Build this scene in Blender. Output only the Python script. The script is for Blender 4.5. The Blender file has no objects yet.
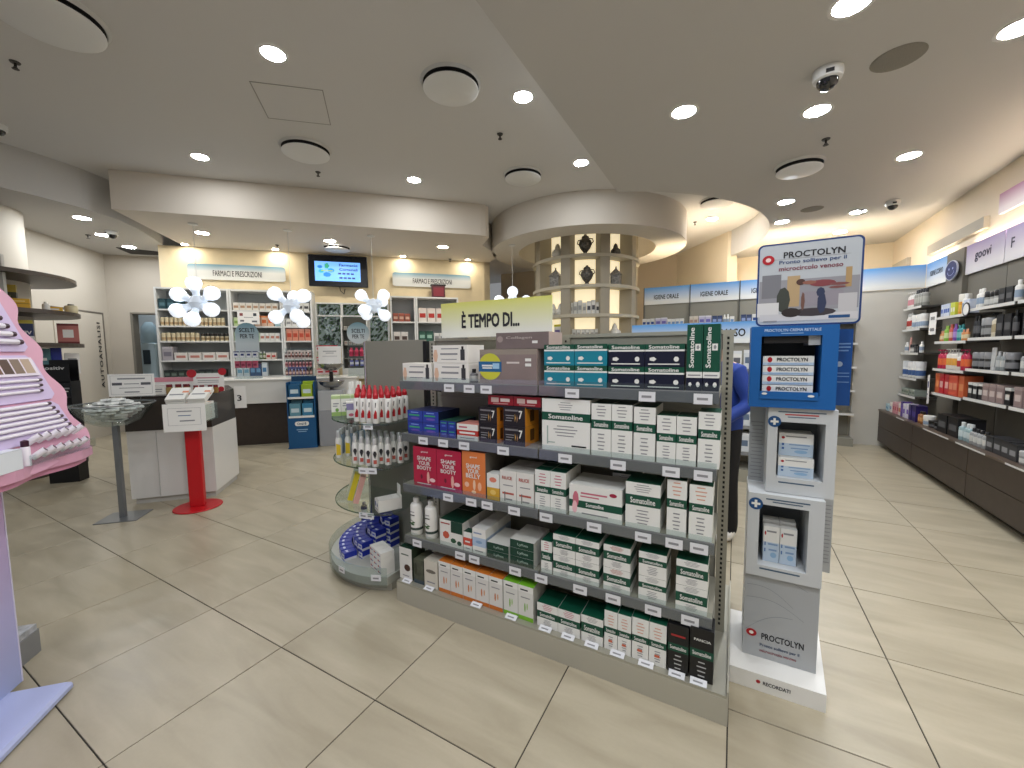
import bpy, math, random
from mathutils import Vector, Matrix
from mathutils.geometry import tessellate_polygon
sc = bpy.context.scene
COL = sc.collection
PI = math.pi
# ------------------------------------------------------------------ camera, world, exposure
FPX, YAW, PITCH, ROLL, EYE = 406.46, .501656, .080101, -.0093556, 1.5
fw = Vector((-math.sin(YAW)*math.cos(PITCH), math.cos(YAW)*math.cos(PITCH), -math.sin(PITCH)))
rt = Vector((math.cos(YAW), math.sin(YAW), 0)); up = rt.cross(fw)
cx_ = rt*math.cos(ROLL)+up*math.sin(ROLL); cy_ = cx_.cross(fw)
CR = Matrix((cx_, cy_, -fw)).transposed()
cd = bpy.data.cameras.new('camera'); cam = bpy.data.objects.new('camera', cd); COL.objects.link(cam)
cam.matrix_world = Matrix.Translation((0, 0, EYE)) @ CR.to_4x4()
cd.sensor_width = 36; cd.lens = FPX/1024*36; cd.clip_start = .02; cd.clip_end = 100
sc.camera = cam
W = bpy.data.worlds.new('world'); sc.world = W; W.use_nodes = True
W.node_tree.nodes['Background'].inputs[0].default_value = (.95, .97, 1, 1)
W.node_tree.nodes['Background'].inputs[1].default_value = .24
vs = sc.view_settings
vs.view_transform = 'Standard'; vs.look = 'None'; vs.gamma = 1; vs.exposure = .05; vs.use_curve_mapping = False
sc.cycles.use_denoising = True
LAMP_E = 190.      # downlight lens radiance
def ray(u, v): return CR @ Vector((u-512, 384-v, -FPX))
def onz(u, v, z): d = ray(u, v); return Vector((0, 0, EYE))+d*((z-EYE)/d.z)
def ony(u, v, y): d = ray(u, v); return Vector((0, 0, EYE))+d*(y/d.y)
def onx(u, v, x): d = ray(u, v); return Vector((0, 0, EYE))+d*(x/d.x)
S2 = .5**.5
def K(p, q, z=0): return Vector(((p-q)*S2, (p+q)*S2, z))   # the counter corner stands at 45 degrees
def toK(P): return Vector(((P.x+P.y)*S2, (P.y-P.x)*S2, P.z))
def onq(u, v, q): d = ray(u, v); return toK(Vector((0, 0, EYE))+d*(q/((d.y-d.x)*S2)))
# ------------------------------------------------------------------ materials
MATS = {}
def lin(h):
    h = h.lstrip('#'); c = [int(h[i:i+2], 16)/255 for i in (0, 2, 4)]
    return tuple((x/12.92 if x <= .04045 else ((x+.055)/1.055)**2.4) for x in c)+(1,)
def M(h, rough=.5, metal=0., emit=0., trans=0., noise=0., scale=8., alpha=1., ior=1.45, coat=0.):
    key = (h, rough, metal, emit, trans, noise, scale, alpha, coat)
    if key in MATS: return MATS[key]
    m = bpy.data.materials.new('m_'+h.strip('#')); m.use_nodes = True; MATS[key] = m
    nt = m.node_tree; b = nt.nodes['Principled BSDF']; c = lin(h)
    b.inputs['Base Color'].default_value = c
    b.inputs['Roughness'].default_value = rough; b.inputs['Metallic'].default_value = metal
    b.inputs['Transmission Weight'].default_value = trans; b.inputs['IOR'].default_value = ior
    b.inputs['Alpha'].default_value = alpha; b.inputs['Coat Weight'].default_value = coat
    if emit: b.inputs['Emission Color'].default_value = c; b.inputs['Emission Strength'].default_value = emit
    if noise:
        tc = nt.nodes.new('ShaderNodeTexCoord'); n = nt.nodes.new('ShaderNodeTexNoise'); r = nt.nodes.new('ShaderNodeValToRGB')
        n.inputs['Scale'].default_value = scale; n.inputs['Detail'].default_value = 4
        r.color_ramp.elements[0].color = tuple(x*(1-noise) for x in c[:3])+(1,); r.color_ramp.elements[1].color = tuple(min(1, x*(1+noise*.5)) for x in c[:3])+(1,)
        r.color_ramp.elements[0].position = .3; r.color_ramp.elements[1].position = .7
        nt.links.new(tc.outputs['Object'], n.inputs['Vector']); nt.links.new(n.outputs['Fac'], r.inputs[0]); nt.links.new(r.outputs[0], b.inputs['Base Color'])
    return m
def grad(top, bot, p0=.35, p1=1., rough=.4):
    key = ('g', top, bot, p0, p1)
    if key in MATS: return MATS[key]
    m = bpy.data.materials.new('print_and_light_gradient'); m.use_nodes = True; MATS[key] = m  # shared by printed panels and the LED light painted on the make-up pedestal
    nt = m.node_tree; b = nt.nodes['Principled BSDF']; b.inputs['Roughness'].default_value = rough
    tc = nt.nodes.new('ShaderNodeTexCoord'); s = nt.nodes.new('ShaderNodeSeparateXYZ'); r = nt.nodes.new('ShaderNodeValToRGB')
    r.color_ramp.elements[0].position = p0; r.color_ramp.elements[0].color = lin(bot)
    r.color_ramp.elements[1].position = p1; r.color_ramp.elements[1].color = lin(top)
    nt.links.new(tc.outputs['Generated'], s.inputs[0]); nt.links.new(s.outputs['Z'], r.inputs[0]); nt.links.new(r.outputs[0], b.inputs['Base Color'])
    return m
def glass(h='#eef6f4', rough=.02, w=.86):
    key = ('glass', h, rough, w)
    if key in MATS: return MATS[key]
    m = bpy.data.materials.new('clear_glass'); m.use_nodes = True; MATS[key] = m
    nt = m.node_tree; nt.nodes.remove(nt.nodes['Principled BSDF'])
    t = nt.nodes.new('ShaderNodeBsdfTransparent'); g = nt.nodes.new('ShaderNodeBsdfGlossy'); x = nt.nodes.new('ShaderNodeMixShader')
    f = nt.nodes.new('ShaderNodeLayerWeight'); f.inputs[0].default_value = .25
    pw = nt.nodes.new('ShaderNodeMath'); pw.operation = 'POWER'; pw.inputs[1].default_value = 3.
    mm = nt.nodes.new('ShaderNodeMath'); mm.operation = 'MULTIPLY_ADD'; mm.inputs[1].default_value = .5; mm.inputs[2].default_value = .03+(1-w)*.35
    t.inputs[0].default_value = lin(h); g.inputs['Roughness'].default_value = rough; g.inputs[0].default_value = (.9, .95, .95, 1)
    nt.links.new(f.outputs['Facing'], pw.inputs[0]); nt.links.new(pw.outputs[0], mm.inputs[0]); nt.links.new(mm.outputs[0], x.inputs[0]); nt.links.new(t.outputs[0], x.inputs[1]); nt.links.new(g.outputs[0], x.inputs[2])
    nt.links.new(x.outputs[0], nt.nodes['Material Output'].inputs[0])
    return m
def tile_mat():
    m = bpy.data.materials.new('stone_tile'); m.use_nodes = True; nt = m.node_tree; b = nt.nodes['Principled BSDF']
    tc = nt.nodes.new('ShaderNodeTexCoord'); oi = nt.nodes.new('ShaderNodeObjectInfo'); add = nt.nodes.new('ShaderNodeVectorMath'); add.operation = 'ADD'
    sc_ = nt.nodes.new('ShaderNodeVectorMath'); sc_.operation = 'SCALE'; sc_.inputs['Scale'].default_value = 31.
    cmb = nt.nodes.new('ShaderNodeCombineXYZ')
    nt.links.new(oi.outputs['Random'], cmb.inputs[0]); nt.links.new(oi.outputs['Random'], cmb.inputs[1]); nt.links.new(cmb.outputs[0], sc_.inputs[0])
    nt.links.new(tc.outputs['Object'], add.inputs[0]); nt.links.new(sc_.outputs[0], add.inputs[1])
    mp = nt.nodes.new('ShaderNodeMapping'); mp.inputs['Rotation'].default_value = (0, 0, .25); mp.inputs['Scale'].default_value = (1.2, 6, 1)
    nt.links.new(add.outputs[0], mp.inputs[0])
    n1 = nt.nodes.new('ShaderNodeTexNoise'); n1.inputs['Scale'].default_value = 1.4; n1.inputs['Detail'].default_value = 5; n1.inputs['Distortion'].default_value = .6
    nt.links.new(mp.outputs[0], n1.inputs['Vector'])
    n2 = nt.nodes.new('ShaderNodeTexNoise'); n2.inputs['Scale'].default_value = 60; n2.inputs['Detail'].default_value = 3
    nt.links.new(add.outputs[0], n2.inputs['Vector'])
    r = nt.nodes.new('ShaderNodeValToRGB'); r.color_ramp.elements[0].position = .3; r.color_ramp.elements[1].position = .72
    r.color_ramp.elements[0].color = lin('#a19781'); r.color_ramp.elements[1].color = lin('#b6ac96')
    nt.links.new(n1.outputs['Fac'], r.inputs[0])
    mx = nt.nodes.new('ShaderNodeMix'); mx.data_type = 'RGBA'; mx.blend_type = 'MULTIPLY'; mx.inputs[0].default_value = .06
    nt.links.new(r.outputs[0], mx.inputs[6]); nt.links.new(n2.outputs['Fac'], mx.inputs[7]); nt.links.new(mx.outputs[2], b.inputs['Base Color'])
    rr = nt.nodes.new('ShaderNodeMapRange'); rr.inputs[3].default_value = .26; rr.inputs[4].default_value = .4
    nt.links.new(n1.outputs['Fac'], rr.inputs[0]); nt.links.new(rr.outputs[0], b.inputs['Roughness'])
    return m
WHITE = M('#e6e4de', .45); PAPER = M('#eceae6', .6); INK = M('#26262a', .6); GREYINK = M('#8d8d90', .6)
STEEL = M('#9b9c9b', .3, 1.); CHROME = M('#c8c9c9', .16, 1.); BLACK = M('#131315', .35)
METAL = M('#a3a093', .42, .35); PANEL = M('#8b897e', .5); DARKMETAL = M('#4a4947', .4, .3)
BROWN = M('#3d332c', .45, noise=.12, scale=14); GLASS = glass(); ACRYL = glass('#f4f8f8', .05, .9)
GREEN = M('#0d4a37', .4); TEAL = M('#147d93', .4); NAVY = M('#10142c', .4); RED = M('#a9131f', .4)
WALLW = M('#cfc8ba', .8, noise=.03, scale=2); CEIL = M('#d4d2cf', .85); CEIL_SHADED = M('#c2c0bc', .85)  # same ceiling paint; shade of the lower ceilings put into a darker colour
# ------------------------------------------------------------------ mesh helpers
class MB:
    def __init__(s): s.v = []; s.f = []; s.m = []; s.mats = []
    def mi(s, mat):
        if mat not in s.mats: s.mats.append(mat)
        return s.mats.index(mat)
    def add(s, v, f, mat):
        b = len(s.v); k = s.mi(mat); s.v += [tuple(x) for x in v]
        for q in f: s.f.append(tuple(i+b for i in q)); s.m.append(k)
        return s
    def box(s, x0, x1, y0, y1, z0, z1, mat, top=None, front=None):
        v = [(x0, y0, z0), (x1, y0, z0), (x1, y1, z0), (x0, y1, z0), (x0, y0, z1), (x1, y0, z1), (x1, y1, z1), (x0, y1, z1)]
        f = [(0, 3, 2, 1), (4, 5, 6, 7), (0, 1, 5, 4), (1, 2, 6, 5), (2, 3, 7, 6), (3, 0, 4, 7)]
        b = len(s.v); s.v += v
        for i, q in enumerate(f):
            s.f.append(tuple(j+b for j in q)); s.m.append(s.mi(top if (i == 1 and top) else front if (i == 2 and front) else mat))
        return s
    def bbox(s, x0, x1, y0, y1, z0, z1, mat, b=.004):
        # box with chamfered vertical and horizontal rims
        o = [(x0+b, y0), (x1-b, y0), (x1, y0+b), (x1, y1-b), (x1-b, y1), (x0+b, y1), (x0, y1-b), (x0, y0+b)]
        cx, cy = (x0+x1)/2, (y0+y1)/2
        def ring(z, k): return [(cx+(x-cx)*(1-k/max(1e-6, (x1-x0)/2)), cy+(y-cy)*(1-k/max(1e-6, (y1-y0)/2)), z) for x, y in o]
        R = ring(z0, b)+ring(z0+b, 0)+ring(z1-b, 0)+ring(z1, b)
        f = [tuple(range(7, -1, -1)), tuple(range(24, 32))]
        for r in range(3):
            for i in range(8): f.append((r*8+i, r*8+(i+1) % 8, r*8+8+(i+1) % 8, r*8+8+i))
        return s.add(R, f, mat)
    def quad(s, pts, mat): return s.add(pts, [tuple(range(len(pts)))], mat)
    def prism(s, o, z0, z1, mat, top=None):
        n = len(o); v = [(x, y, z0) for x, y in o]+[(x, y, z1) for x, y in o]
        tri = tessellate_polygon([[Vector((x, y, 0)) for x, y in o]])
        ar = sum(o[i][0]*o[(i+1) % n][1]-o[(i+1) % n][0]*o[i][1] for i in range(n))
        f = []; t2 = []
        for t in tri:
            a, b, c = [Vector(o[i]) for i in t]; ccw = (b-a).cross(c-a) > 0
            tt = tuple(t) if ccw else tuple(reversed(t))
            f.append(tuple(reversed(tt))); t2.append(tuple(i+n for i in tt))
        for i in range(n):
            j = (i+1) % n; f.append((i, j, j+n, i+n) if ar > 0 else (j, i, i+n, j+n))
        s.add(v, f, mat); b = len(s.v)-len(v); k = s.mi(top or mat)
        for t in t2: s.f.append(tuple(i+b for i in t)); s.m.append(k)
        return s
    def lathe(s, prof, mat, n=16, cx=0, cy=0, M4=None, mats=None):
        # prof: (r, z); mats: optional material per profile segment
        base = len(s.v); idx = []
        for r, z in prof:
            row = []
            if r < 1e-6: s.v.append((cx, cy, z)); row = [len(s.v)-1]*n
            else:
                for i in range(n):
                    a = 2*PI*i/n; s.v.append((cx+r*math.cos(a), cy+r*math.sin(a), z)); row.append(len(s.v)-1)
            idx.append(row)
        for k in range(len(prof)-1):
            mm = s.mi(mats[k] if mats else mat)
            for i in range(n):
                j = (i+1) % n; q = []
                for t in (idx[k][i], idx[k][j], idx[k+1][j], idx[k+1][i]):
                    if t not in q: q.append(t)
                if len(q) > 2: s.f.append(tuple(q)); s.m.append(mm)
        if M4:
            for i in range(base, len(s.v)): s.v[i] = tuple(M4 @ Vector(s.v[i]))
        return s
    def tube(s, pts, r, mat, n=8, caps=True):
        pts = [Vector(p) for p in pts]; rings = []
        for i, p in enumerate(pts):
            d = (pts[min(i+1, len(pts)-1)]-pts[max(i-1, 0)]).normalized()
            a = d.orthogonal().normalized() if i == 0 else (rings[-1][1]-d*rings[-1][1].dot(d)).normalized()
            b = d.cross(a); rr = r[i] if isinstance(r, (list, tuple)) else r
            rings.append(([p+(a*math.cos(2*PI*k/n)+b*math.sin(2*PI*k/n))*rr for k in range(n)], a))
        v = [x for ring, _ in rings for x in ring]; f = []
        for i in range(len(pts)-1):
            for k in range(n): f.append((i*n+k, i*n+(k+1) % n, (i+1)*n+(k+1) % n, (i+1)*n+k))
        if caps: f += [tuple(range(n-1, -1, -1)), tuple(range((len(pts)-1)*n, len(pts)*n))]
        return s.add(v, f, mat)
    def arc(s, c, r0, r1, a0, a1, z0, z1, mat, n=24):
        o = [(c[0]+r1*math.cos(a0+(a1-a0)*i/n), c[1]+r1*math.sin(a0+(a1-a0)*i/n)) for i in range(n+1)]
        i_ = [(c[0]+r0*math.cos(a0+(a1-a0)*i/n), c[1]+r0*math.sin(a0+(a1-a0)*i/n)) for i in range(n+1)]
        v = [(x, y, z) for z in (z0, z1) for L in (o, i_) for x, y in L]; m = n+1; f = []
        for i in range(n):
            f += [(i, i+1, 2*m+i+1, 2*m+i), (m+i+1, m+i, 3*m+i, 3*m+i+1), (i+1, i, m+i, m+i+1), (2*m+i, 2*m+i+1, 3*m+i+1, 3*m+i)]
        f += [(0, 2*m, 3*m, m), (n, m+n, 3*m+n, 2*m+n)]
        return s.add(v, f, mat)
    def mesh(s, name, smooth=False):
        me = bpy.data.meshes.new(name); me.from_pydata(s.v, [], s.f)
        for m in s.mats: me.materials.append(m)
        me.polygons.foreach_set('material_index', s.m)
        if smooth:
            me.polygons.foreach_set('use_smooth', [True]*len(s.f)); me.set_sharp_from_angle(angle=math.radians(40))
        me.update(); return me
    def build(s, name, parent=None, loc=(0, 0, 0), rz=0, smooth=False):
        return obj(name, s.mesh(name, smooth), parent, loc, rz)
def obj(name, me, parent=None, loc=(0, 0, 0), rz=0, scale=None):
    o = bpy.data.objects.new(name, me); COL.objects.link(o); o.location = loc; o.rotation_euler = (0, 0, rz)
    if parent: o.parent = parent
    if scale: o.scale = scale
    return o
def tag(o, label, cat, group=None):
    o['label'] = label; o['category'] = cat
    if group: o['group'] = group
    return o
def thing(name, label, cat, loc=(0, 0, 0), rz=0, group=None): return tag(obj(name, None, None, loc, rz), label, cat, group)
def struct(o): o['kind'] = 'structure'; return o
def dup(root, loc=None, rz=None, parent=None):
    r = root.copy(); COL.objects.link(r); r.parent = parent
    if loc is not None: r.location = loc
    if rz is not None: r.rotation_euler = (0, 0, rz)
    for ch in list(root.children): dup(ch, parent=r)
    return r
TXT = {}
def txt(parent, s, cx, y, cz, w, h, mat, rx=PI/2, rz=0, bold=.045, spacing=1., name='lettering'):
    key = (s, mat.name, bold, spacing)
    if key not in TXT:
        c = bpy.data.curves.new('t', 'FONT'); c.body = s; c.size = 1; c.resolution_u = 2; c.align_x = 'CENTER'; c.space_character = spacing
        o = bpy.data.objects.new('t', c); COL.objects.link(o)
        bpy.context.view_layer.update()
        me = bpy.data.meshes.new_from_object(o.evaluated_get(bpy.context.evaluated_depsgraph_get()))
        bpy.data.objects.remove(o); bpy.data.curves.remove(c)
        if bold:
            V = [v.co.copy() for v in me.vertices]; Fc = [tuple(p.vertices) for p in me.polygons]; n = len(V); me2 = bpy.data.meshes.new('t')
            of = [(0, 0), (bold, 0), (0, bold*.7), (bold, bold*.7)]
            me2.from_pydata([(v.x+dx, v.y+dy, k*.00012) for k, (dx, dy) in enumerate(of) for v in V], [], [tuple(i+k*n for i in f_) for k in range(4) for f_ in Fc]); me = me2
        xs = [v.co.x for v in me.vertices]; ys = [v.co.y for v in me.vertices]
        mx, my = (min(xs)+max(xs))/2, (min(ys)+max(ys))/2; sx, sy = max(xs)-min(xs), max(ys)-min(ys)
        for v in me.vertices: v.co.x = (v.co.x-mx)/sx; v.co.y = (v.co.y-my)/sy
        me.materials.clear(); me.materials.append(mat); me.name = 'lettering'; TXT[key] = me
    o = obj(name, TXT[key], parent, (cx, y, cz)); o.rotation_euler = (rx, 0, rz); o.scale = (w, h, 1)
    return o
def prints(parent, y, quads, name='print'):
    # flat printed marks on a front face: (cx, cz, w, h, mat[, n]) n>4 draws an ellipse
    b = MB()
    for i, q in enumerate(quads):
        cx, cz, w, h, m = q[:5]; n = q[5] if len(q) > 5 else 4; yy = y-i*.00006
        if n == 4: b.quad([(cx-w/2, yy, cz-h/2), (cx+w/2, yy, cz-h/2), (cx+w/2, yy, cz+h/2), (cx-w/2, yy, cz+h/2)], m)
        else: b.quad([(cx+w/2*math.cos(2*PI*k/n), yy, cz+h/2*math.sin(2*PI*k/n)) for k in range(n)], m)
    o = b.build(name, parent); o['kind'] = 'stuff'
    return o
def carton(name, w, d, h, bands, top=None, side=None, texts=(), lines=(), parent=None):
    b = MB(); x0, x1 = -w/2, w/2; sb = side or bands
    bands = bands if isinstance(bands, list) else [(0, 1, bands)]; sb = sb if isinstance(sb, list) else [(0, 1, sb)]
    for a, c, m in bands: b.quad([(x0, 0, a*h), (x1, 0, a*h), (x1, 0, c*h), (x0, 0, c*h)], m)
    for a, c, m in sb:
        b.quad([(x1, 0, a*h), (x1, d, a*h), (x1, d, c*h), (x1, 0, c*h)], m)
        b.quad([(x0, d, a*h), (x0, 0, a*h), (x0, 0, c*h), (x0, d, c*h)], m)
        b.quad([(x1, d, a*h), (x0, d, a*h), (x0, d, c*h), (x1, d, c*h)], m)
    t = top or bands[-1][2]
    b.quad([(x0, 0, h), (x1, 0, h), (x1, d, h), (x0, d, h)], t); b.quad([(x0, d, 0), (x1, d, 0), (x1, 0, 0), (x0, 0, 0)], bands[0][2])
    o = b.build(name, parent)
    for s, cx, cz, tw, th, m in texts: txt(o, s, cx*w, -.002, cz*h, tw*w, th*h, m)
    if lines: prints(o, -.0006, [(l[0]*w, l[1]*h, l[2]*w, l[3]*h)+tuple(l[4:]) for l in lines])
    return o
def bottle_mesh(prof, mats, n=14): return MB().lathe(prof, None, n, mats=mats).mesh('bottle', True)
# ------------------------------------------------------------------ floor with its tiles
T = .67053; TX0, TY0 = .0181, 1.1525
fl = struct(MB().box(-12.5, 2.6, -3.2, 12.5, -.08, -.004, M('#37332d', .8)).build('floor'))
tmesh = MB().bbox(0, T-.005, 0, T-.005, -.01, 0, tile_mat(), .0012).mesh('tile')
def inframe(x, y, z=0):
    c = CR.transposed() @ (Vector((x, y, z))-Vector((0, 0, EYE)))
    if c.z > -.05: return False
    u, v = 512-FPX*c.x/c.z, 384+FPX*c.y/c.z
    return -90 < u < 1114 and -60 < v < 900
nt_ = 0
for i in range(-17, 5):
    for j in range(-5, 14):
        x, y = TX0+i*T, TY0+j*T
        if x > 2.35 or y < -3 or toK(Vector((x, y, 0))).y > 8.6: continue
        if any(inframe(x+a*T/2, y+b*T/2) for a in (0, 1, 2) for b in (0, 1, 2)) and x+T > -7.6 and y < 9.2:
            obj('tile', tmesh, fl, (x+.002, y+.002, 0)); nt_ += 1
far = MB()
for i in range(-17, 5):
    for j in range(-5, 16):
        x, y = TX0+i*T, TY0+j*T
        inn = any(inframe(x+a*T/2, y+b*T/2) for a in (0, 1, 2) for b in (0, 1, 2)) and x+T > -7.6 and y < 9.2 and not (x > 2.35 or y < -3 or toK(Vector((x, y, 0))).y > 8.6)
        if not inn: far.box(x+.002, x+T-.002, y+.002, y+T-.002, -.01, 0, tmesh.materials[0])
fo = far.build('tile_paving', fl); fo['kind'] = 'stuff'
# ------------------------------------------------------------------ ceilings
HI, LO = 3.9, 3.4
DC = (-2.62, 7.79)
cl = struct(MB().box(-12.5, 2.6, -3.2, 12.5, HI, HI+.1, CEIL).build('ceiling'))
a0 = math.atan2(9.6-DC[1], -.05-DC[0]); a1 = math.atan2(5.03-DC[1], -1.29-DC[0])
arcp = [(DC[0]+3.035*math.cos(a0+(a1-a0)*i/40), DC[1]+3.035*math.sin(a0+(a1-a0)*i/40)) for i in range(41)]
struct(MB().prism([(-1.275, -3.2), (2.6, -3.2), (2.6, 12.4), (arcp[0][0], 12.4)]+arcp, LO, HI-.001, CEIL_SHADED).build('ceiling_low', smooth=False))
struct(MB().prism([(-7.25, -3.2), (-7.3, 1.2), (-7.36, 1.7), (-7.46, 2.1), (-7.66, 2.5), (-7.98, 2.82), (-8.3, 3.08), (-9.2, 3.75), (-12.4, 7), (-12.4, -3.2)], LO, HI-.001, CEIL_SHADED).build('ceiling_left'))
kp = lambda p, q: tuple(K(p, q)[:2])
struct(MB().prism([kp(-3.46, 6.7), kp(1.45, 6.7), kp(1.53, 6.72), kp(1.6, 6.8), kp(1.6, 7.3), kp(2.05, 8.0), kp(2.05, 8.75), kp(-3.46, 8.75)], LO, HI-.001, M('#d3cabd', .85)).build('ceiling_counter'))
struct(MB().arc(DC, 1.295, 1.81, 0, 2*PI, LO, HI-.001, M('#d3ccc1', .8), 72).build('ceiling_drum', smooth=True))
# ------------------------------------------------------------------ walls
TRAV = M('#e4d3ae', .6, noise=.1, scale=3)
WARM = M('#e2d6bf', .8, noise=.03, scale=2)
struct(MB().box(2.45, 2.6, -3.2, 9.9, 0, LO, M('#dccfbb', .8, noise=.03, scale=2)).build('wall_right'))
struct(MB().box(1.62, 2.45, 8.1, 8.22, 0, 2.36, M('#c3bfb5', .7)).build('wall_panel'))
struct(MB().box(-.12, 2.6, 9.9, 10.0, 0, LO, WARM).build('wall_rear'))
struct(MB().prism([(-.2, 9.62), (-.02, 9.62), (-.02, 9.9), (-1.2, 11.3), (-1.35, 11.2)], 0, HI, WARM).build('wall_bend'))
struct(MB().box(-6.5, -1.2, 11.2, 11.35, 0, HI, M('#b8ab97', .8)).build('wall_far'))
wb = MB()
WQ = 8.66
for p0, p1, z0, z1 in ((-3.86, -1.76, 0, LO), (-.04, 2.05, 0, LO), (-1.76, -.04, 0, 1.6), (-1.76, -.04, 2.47, LO)): wb.box(p0, p1, WQ, WQ+.12, z0, z1, TRAV)
wb.box(1.93, 2.05, WQ, 11.2, 0, HI, WARM)
struct(wb.build('wall_counter', rz=PI/4))
wl = MB().box(-5.35, -5.2, 5.5, 9.85, 0, LO, M('#c4bdb0', .8, noise=.03, scale=2)).box(-5.2, -4.84, 9.7, 9.85, 0, LO, M('#b9b1a4', .8)).box(-4.84, -3.8, 9.7, 9.85, 2.3, LO, M('#b9b1a4', .8)).box(-3.87, -3.84, WQ+.1, 9.7, 0, LO, M('#b9b1a4', .8))
wl.box(-6.3, -3.5, 11.4, 11.5, 0, LO, M('#b4bfc4', .8))
struct(wl.build('wall_left', rz=PI/4))
d1 = struct(obj('door_1', None)); d1.rotation_euler = (0, 0, PI/4)
MB().box(-5.2, -5.185, 8.35, 9.5, 0, 2.26, M('#c9c2b5', .6)).build('door_leaf', d1)
MB().box(-5.19, -5.18, 9.5, 9.53, 0, 2.29, M('#6d675e', .6)).box(-5.19, -5.18, 8.32, 9.5, 2.26, 2.29, M('#6d675e', .6)).build('door_frame', d1)
t = txt(d1, 'AUTOANALISI', -5.183, 9.33, 1.45, 1.15, .1, INK, spacing=1.25); t.rotation_euler = (PI/2, -PI/2, PI/2); t.rotation_mode = 'XYZ'
t.matrix_local = Matrix(((0, 0, 1, -5.178), (0, -1, 0, 9.36), (1, 0, 0, 1.5), (0, 0, 0, 1))) @ Matrix.Diagonal((1.2, .085, 1, 1))
d2 = struct(obj('door_2', None)); d2.rotation_euler = (0, 0, PI/4)
MB().box(-4.85, -4.81, 9.68, 9.87, 0, 2.3, M('#77736a', .5)).box(-4.85, -3.9, 9.68, 9.87, 2.29, 2.32, M('#77736a', .5)).build('door_frame', d2)
MB().box(-4.46, -4.38, 9.87, 9.9, 0, 2.29, M('#e3e6e5', .5)).build('door_leaf', d2)
struct(MB().prism([kp(-4.63, 9.0), kp(-4.66, 9.5), kp(-3.9, 9.5), kp(-3.9, 9.28)], LO-.012, LO-.001, M('#34322f', .8)).build('recess_shade_1'))  # thin dark plate standing in for the shade of a ceiling gap
wm = thing('water_dispenser', 'pale blue upright appliance standing beyond the side doorway', 'appliance', K(-5.02, 10.5), PI/4)
MB().bbox(-.16, .16, 0, .3, 0, 1.75, M('#b9cdd6', .3), .02).build('body', wm); MB().lathe([(.14, 1.75), (.15, 1.85), (.13, 2.1), (.06, 2.2), (0, 2.2)], M('#a9c4d2', .2), 20, 0, .15).build('tank', wm, smooth=True)
MB().box(-.06, .06, -.02, 0, 1.3, 1.6, M('#2a3a44', .3)).build('tap_panel', wm)
# ------------------------------------------------------------------ ceiling fixtures
LENS = M('#fff6e8', .5, emit=LAMP_E); LENSC = M('#f6faff', .5, emit=LAMP_E)
TRIMW = M('#dcdad5', .5); DARKGAP = M('#1c1c1e', .8)
ring_me = MB().lathe([(.085, 0), (.105, -.004), (.112, -.0005), (.112, 0)], TRIMW, 24).mesh('trim_ring', True)
lens_me = {m.name: MB().lathe([(.0, -.002), (.086, -.002)], m, 24).mesh('lens') for m in (LENS, LENSC)}
for me in lens_me.values(): me.flip_normals()
def downlight(x, y, z, label, group, m=LENSC, s=1.):
    t = thing('downlight', label, 'downlight', (x, y, z), 0, group); t.scale = (s, s, 1)
    obj('trim_ring', ring_me, t); obj('lens', lens_me[m.name], t)
for u, v in [(273, 54), (523, 97), (200, 157), (414, 180), (581, 163), (712, 219)]:
    P = onz(u, v, HI); downlight(P.x, P.y, HI-.001, 'round recessed downlight glowing in the high grey ceiling', 'downlights in the high ceiling')
for x, y in [(-1.83, .6), (-3.3, -1.6), (-1.83, -1.6), (-1.83, -.6)]:
    downlight(x, y, HI-.001, 'round recessed downlight glowing in the high grey ceiling', 'downlights in the high ceiling')
for u, v in [(684, 112), (817, 111), (852, 4), (909, 156), (786, 202), (782, 222), (858, 212), (1020, 28)]:
    P = onz(u, v, LO); downlight(P.x, P.y, LO-.001, 'round recessed downlight in the lower ceiling beside the cosmetics wall', 'downlights in the lower right ceiling')
for x, y in [(-.42, 1.9), (.5, 1.6), (1.45, 2.2), (-.42, .3), (.5, .2), (1.45, .2), (.5, -1.4), (1.45, -1.4), (1.45, 8.6)]:
    downlight(x, y, LO-.001, 'round recessed downlight in the lower ceiling beside the cosmetics wall', 'downlights in the lower right ceiling')
P = K(-4.8, 10.6); downlight(P.x, P.y, LO-.001, 'added downlight lighting the room beyond the side doorway', None)  # lamp added only to brighten the room beyond the doorway
for u, v in [(82, 218), (103, 235), (129, 247)]:
    P = onz(u, v, LO); downlight(P.x, P.y, LO-.001, 'round recessed downlight in the low ceiling near the test-room door', 'downlights near the test-room door')
for u, v in [(202, 233), (330, 241), (443, 247)]:
    P = onz(u, v, LO); downlight(P.x, P.y, LO-.001, 'round recessed downlight in the dropped ceiling above the prescription counter', 'downlights above the prescription counter', LENS)
for p in (-3.4, -2.0, .25, 1.55):
    P = K(p, WQ-.16); downlight(P.x, P.y, LO-.001, 'small spotlight washing the travertine wall above the white shelving', 'wall-washing spotlights', LENS, .55)
disc_me = MB().lathe([(0, -.075), (.27, -.07), (.285, -.062), (.285, -.055), (.0, -.055)], M('#e2e2e0', .45), 40).mesh('diffuser_disc', True)
neck_me = MB().lathe([(.0, -.055), (.25, -.055), (.25, -.018), (.29, -.018)], DARKGAP, 40).mesh('dark_gap', True)
rim_me = MB().lathe([(.285, -.018), (.292, -.024), (.308, -.006), (.312, 0)], M('#c9c8c5', .6), 40).mesh('outer_rim', True)
def airvent(x, y, z, label, s=1., g='round air diffusers in the ceilings'):
    t = thing('ceiling_air_diffuser', label, 'air diffuser', (x, y, z), 0, g); t.scale = (s, s, 1)
    obj('diffuser_disc', disc_me, t); obj('dark_gap', neck_me, t); obj('outer_rim', rim_me, t)
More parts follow.
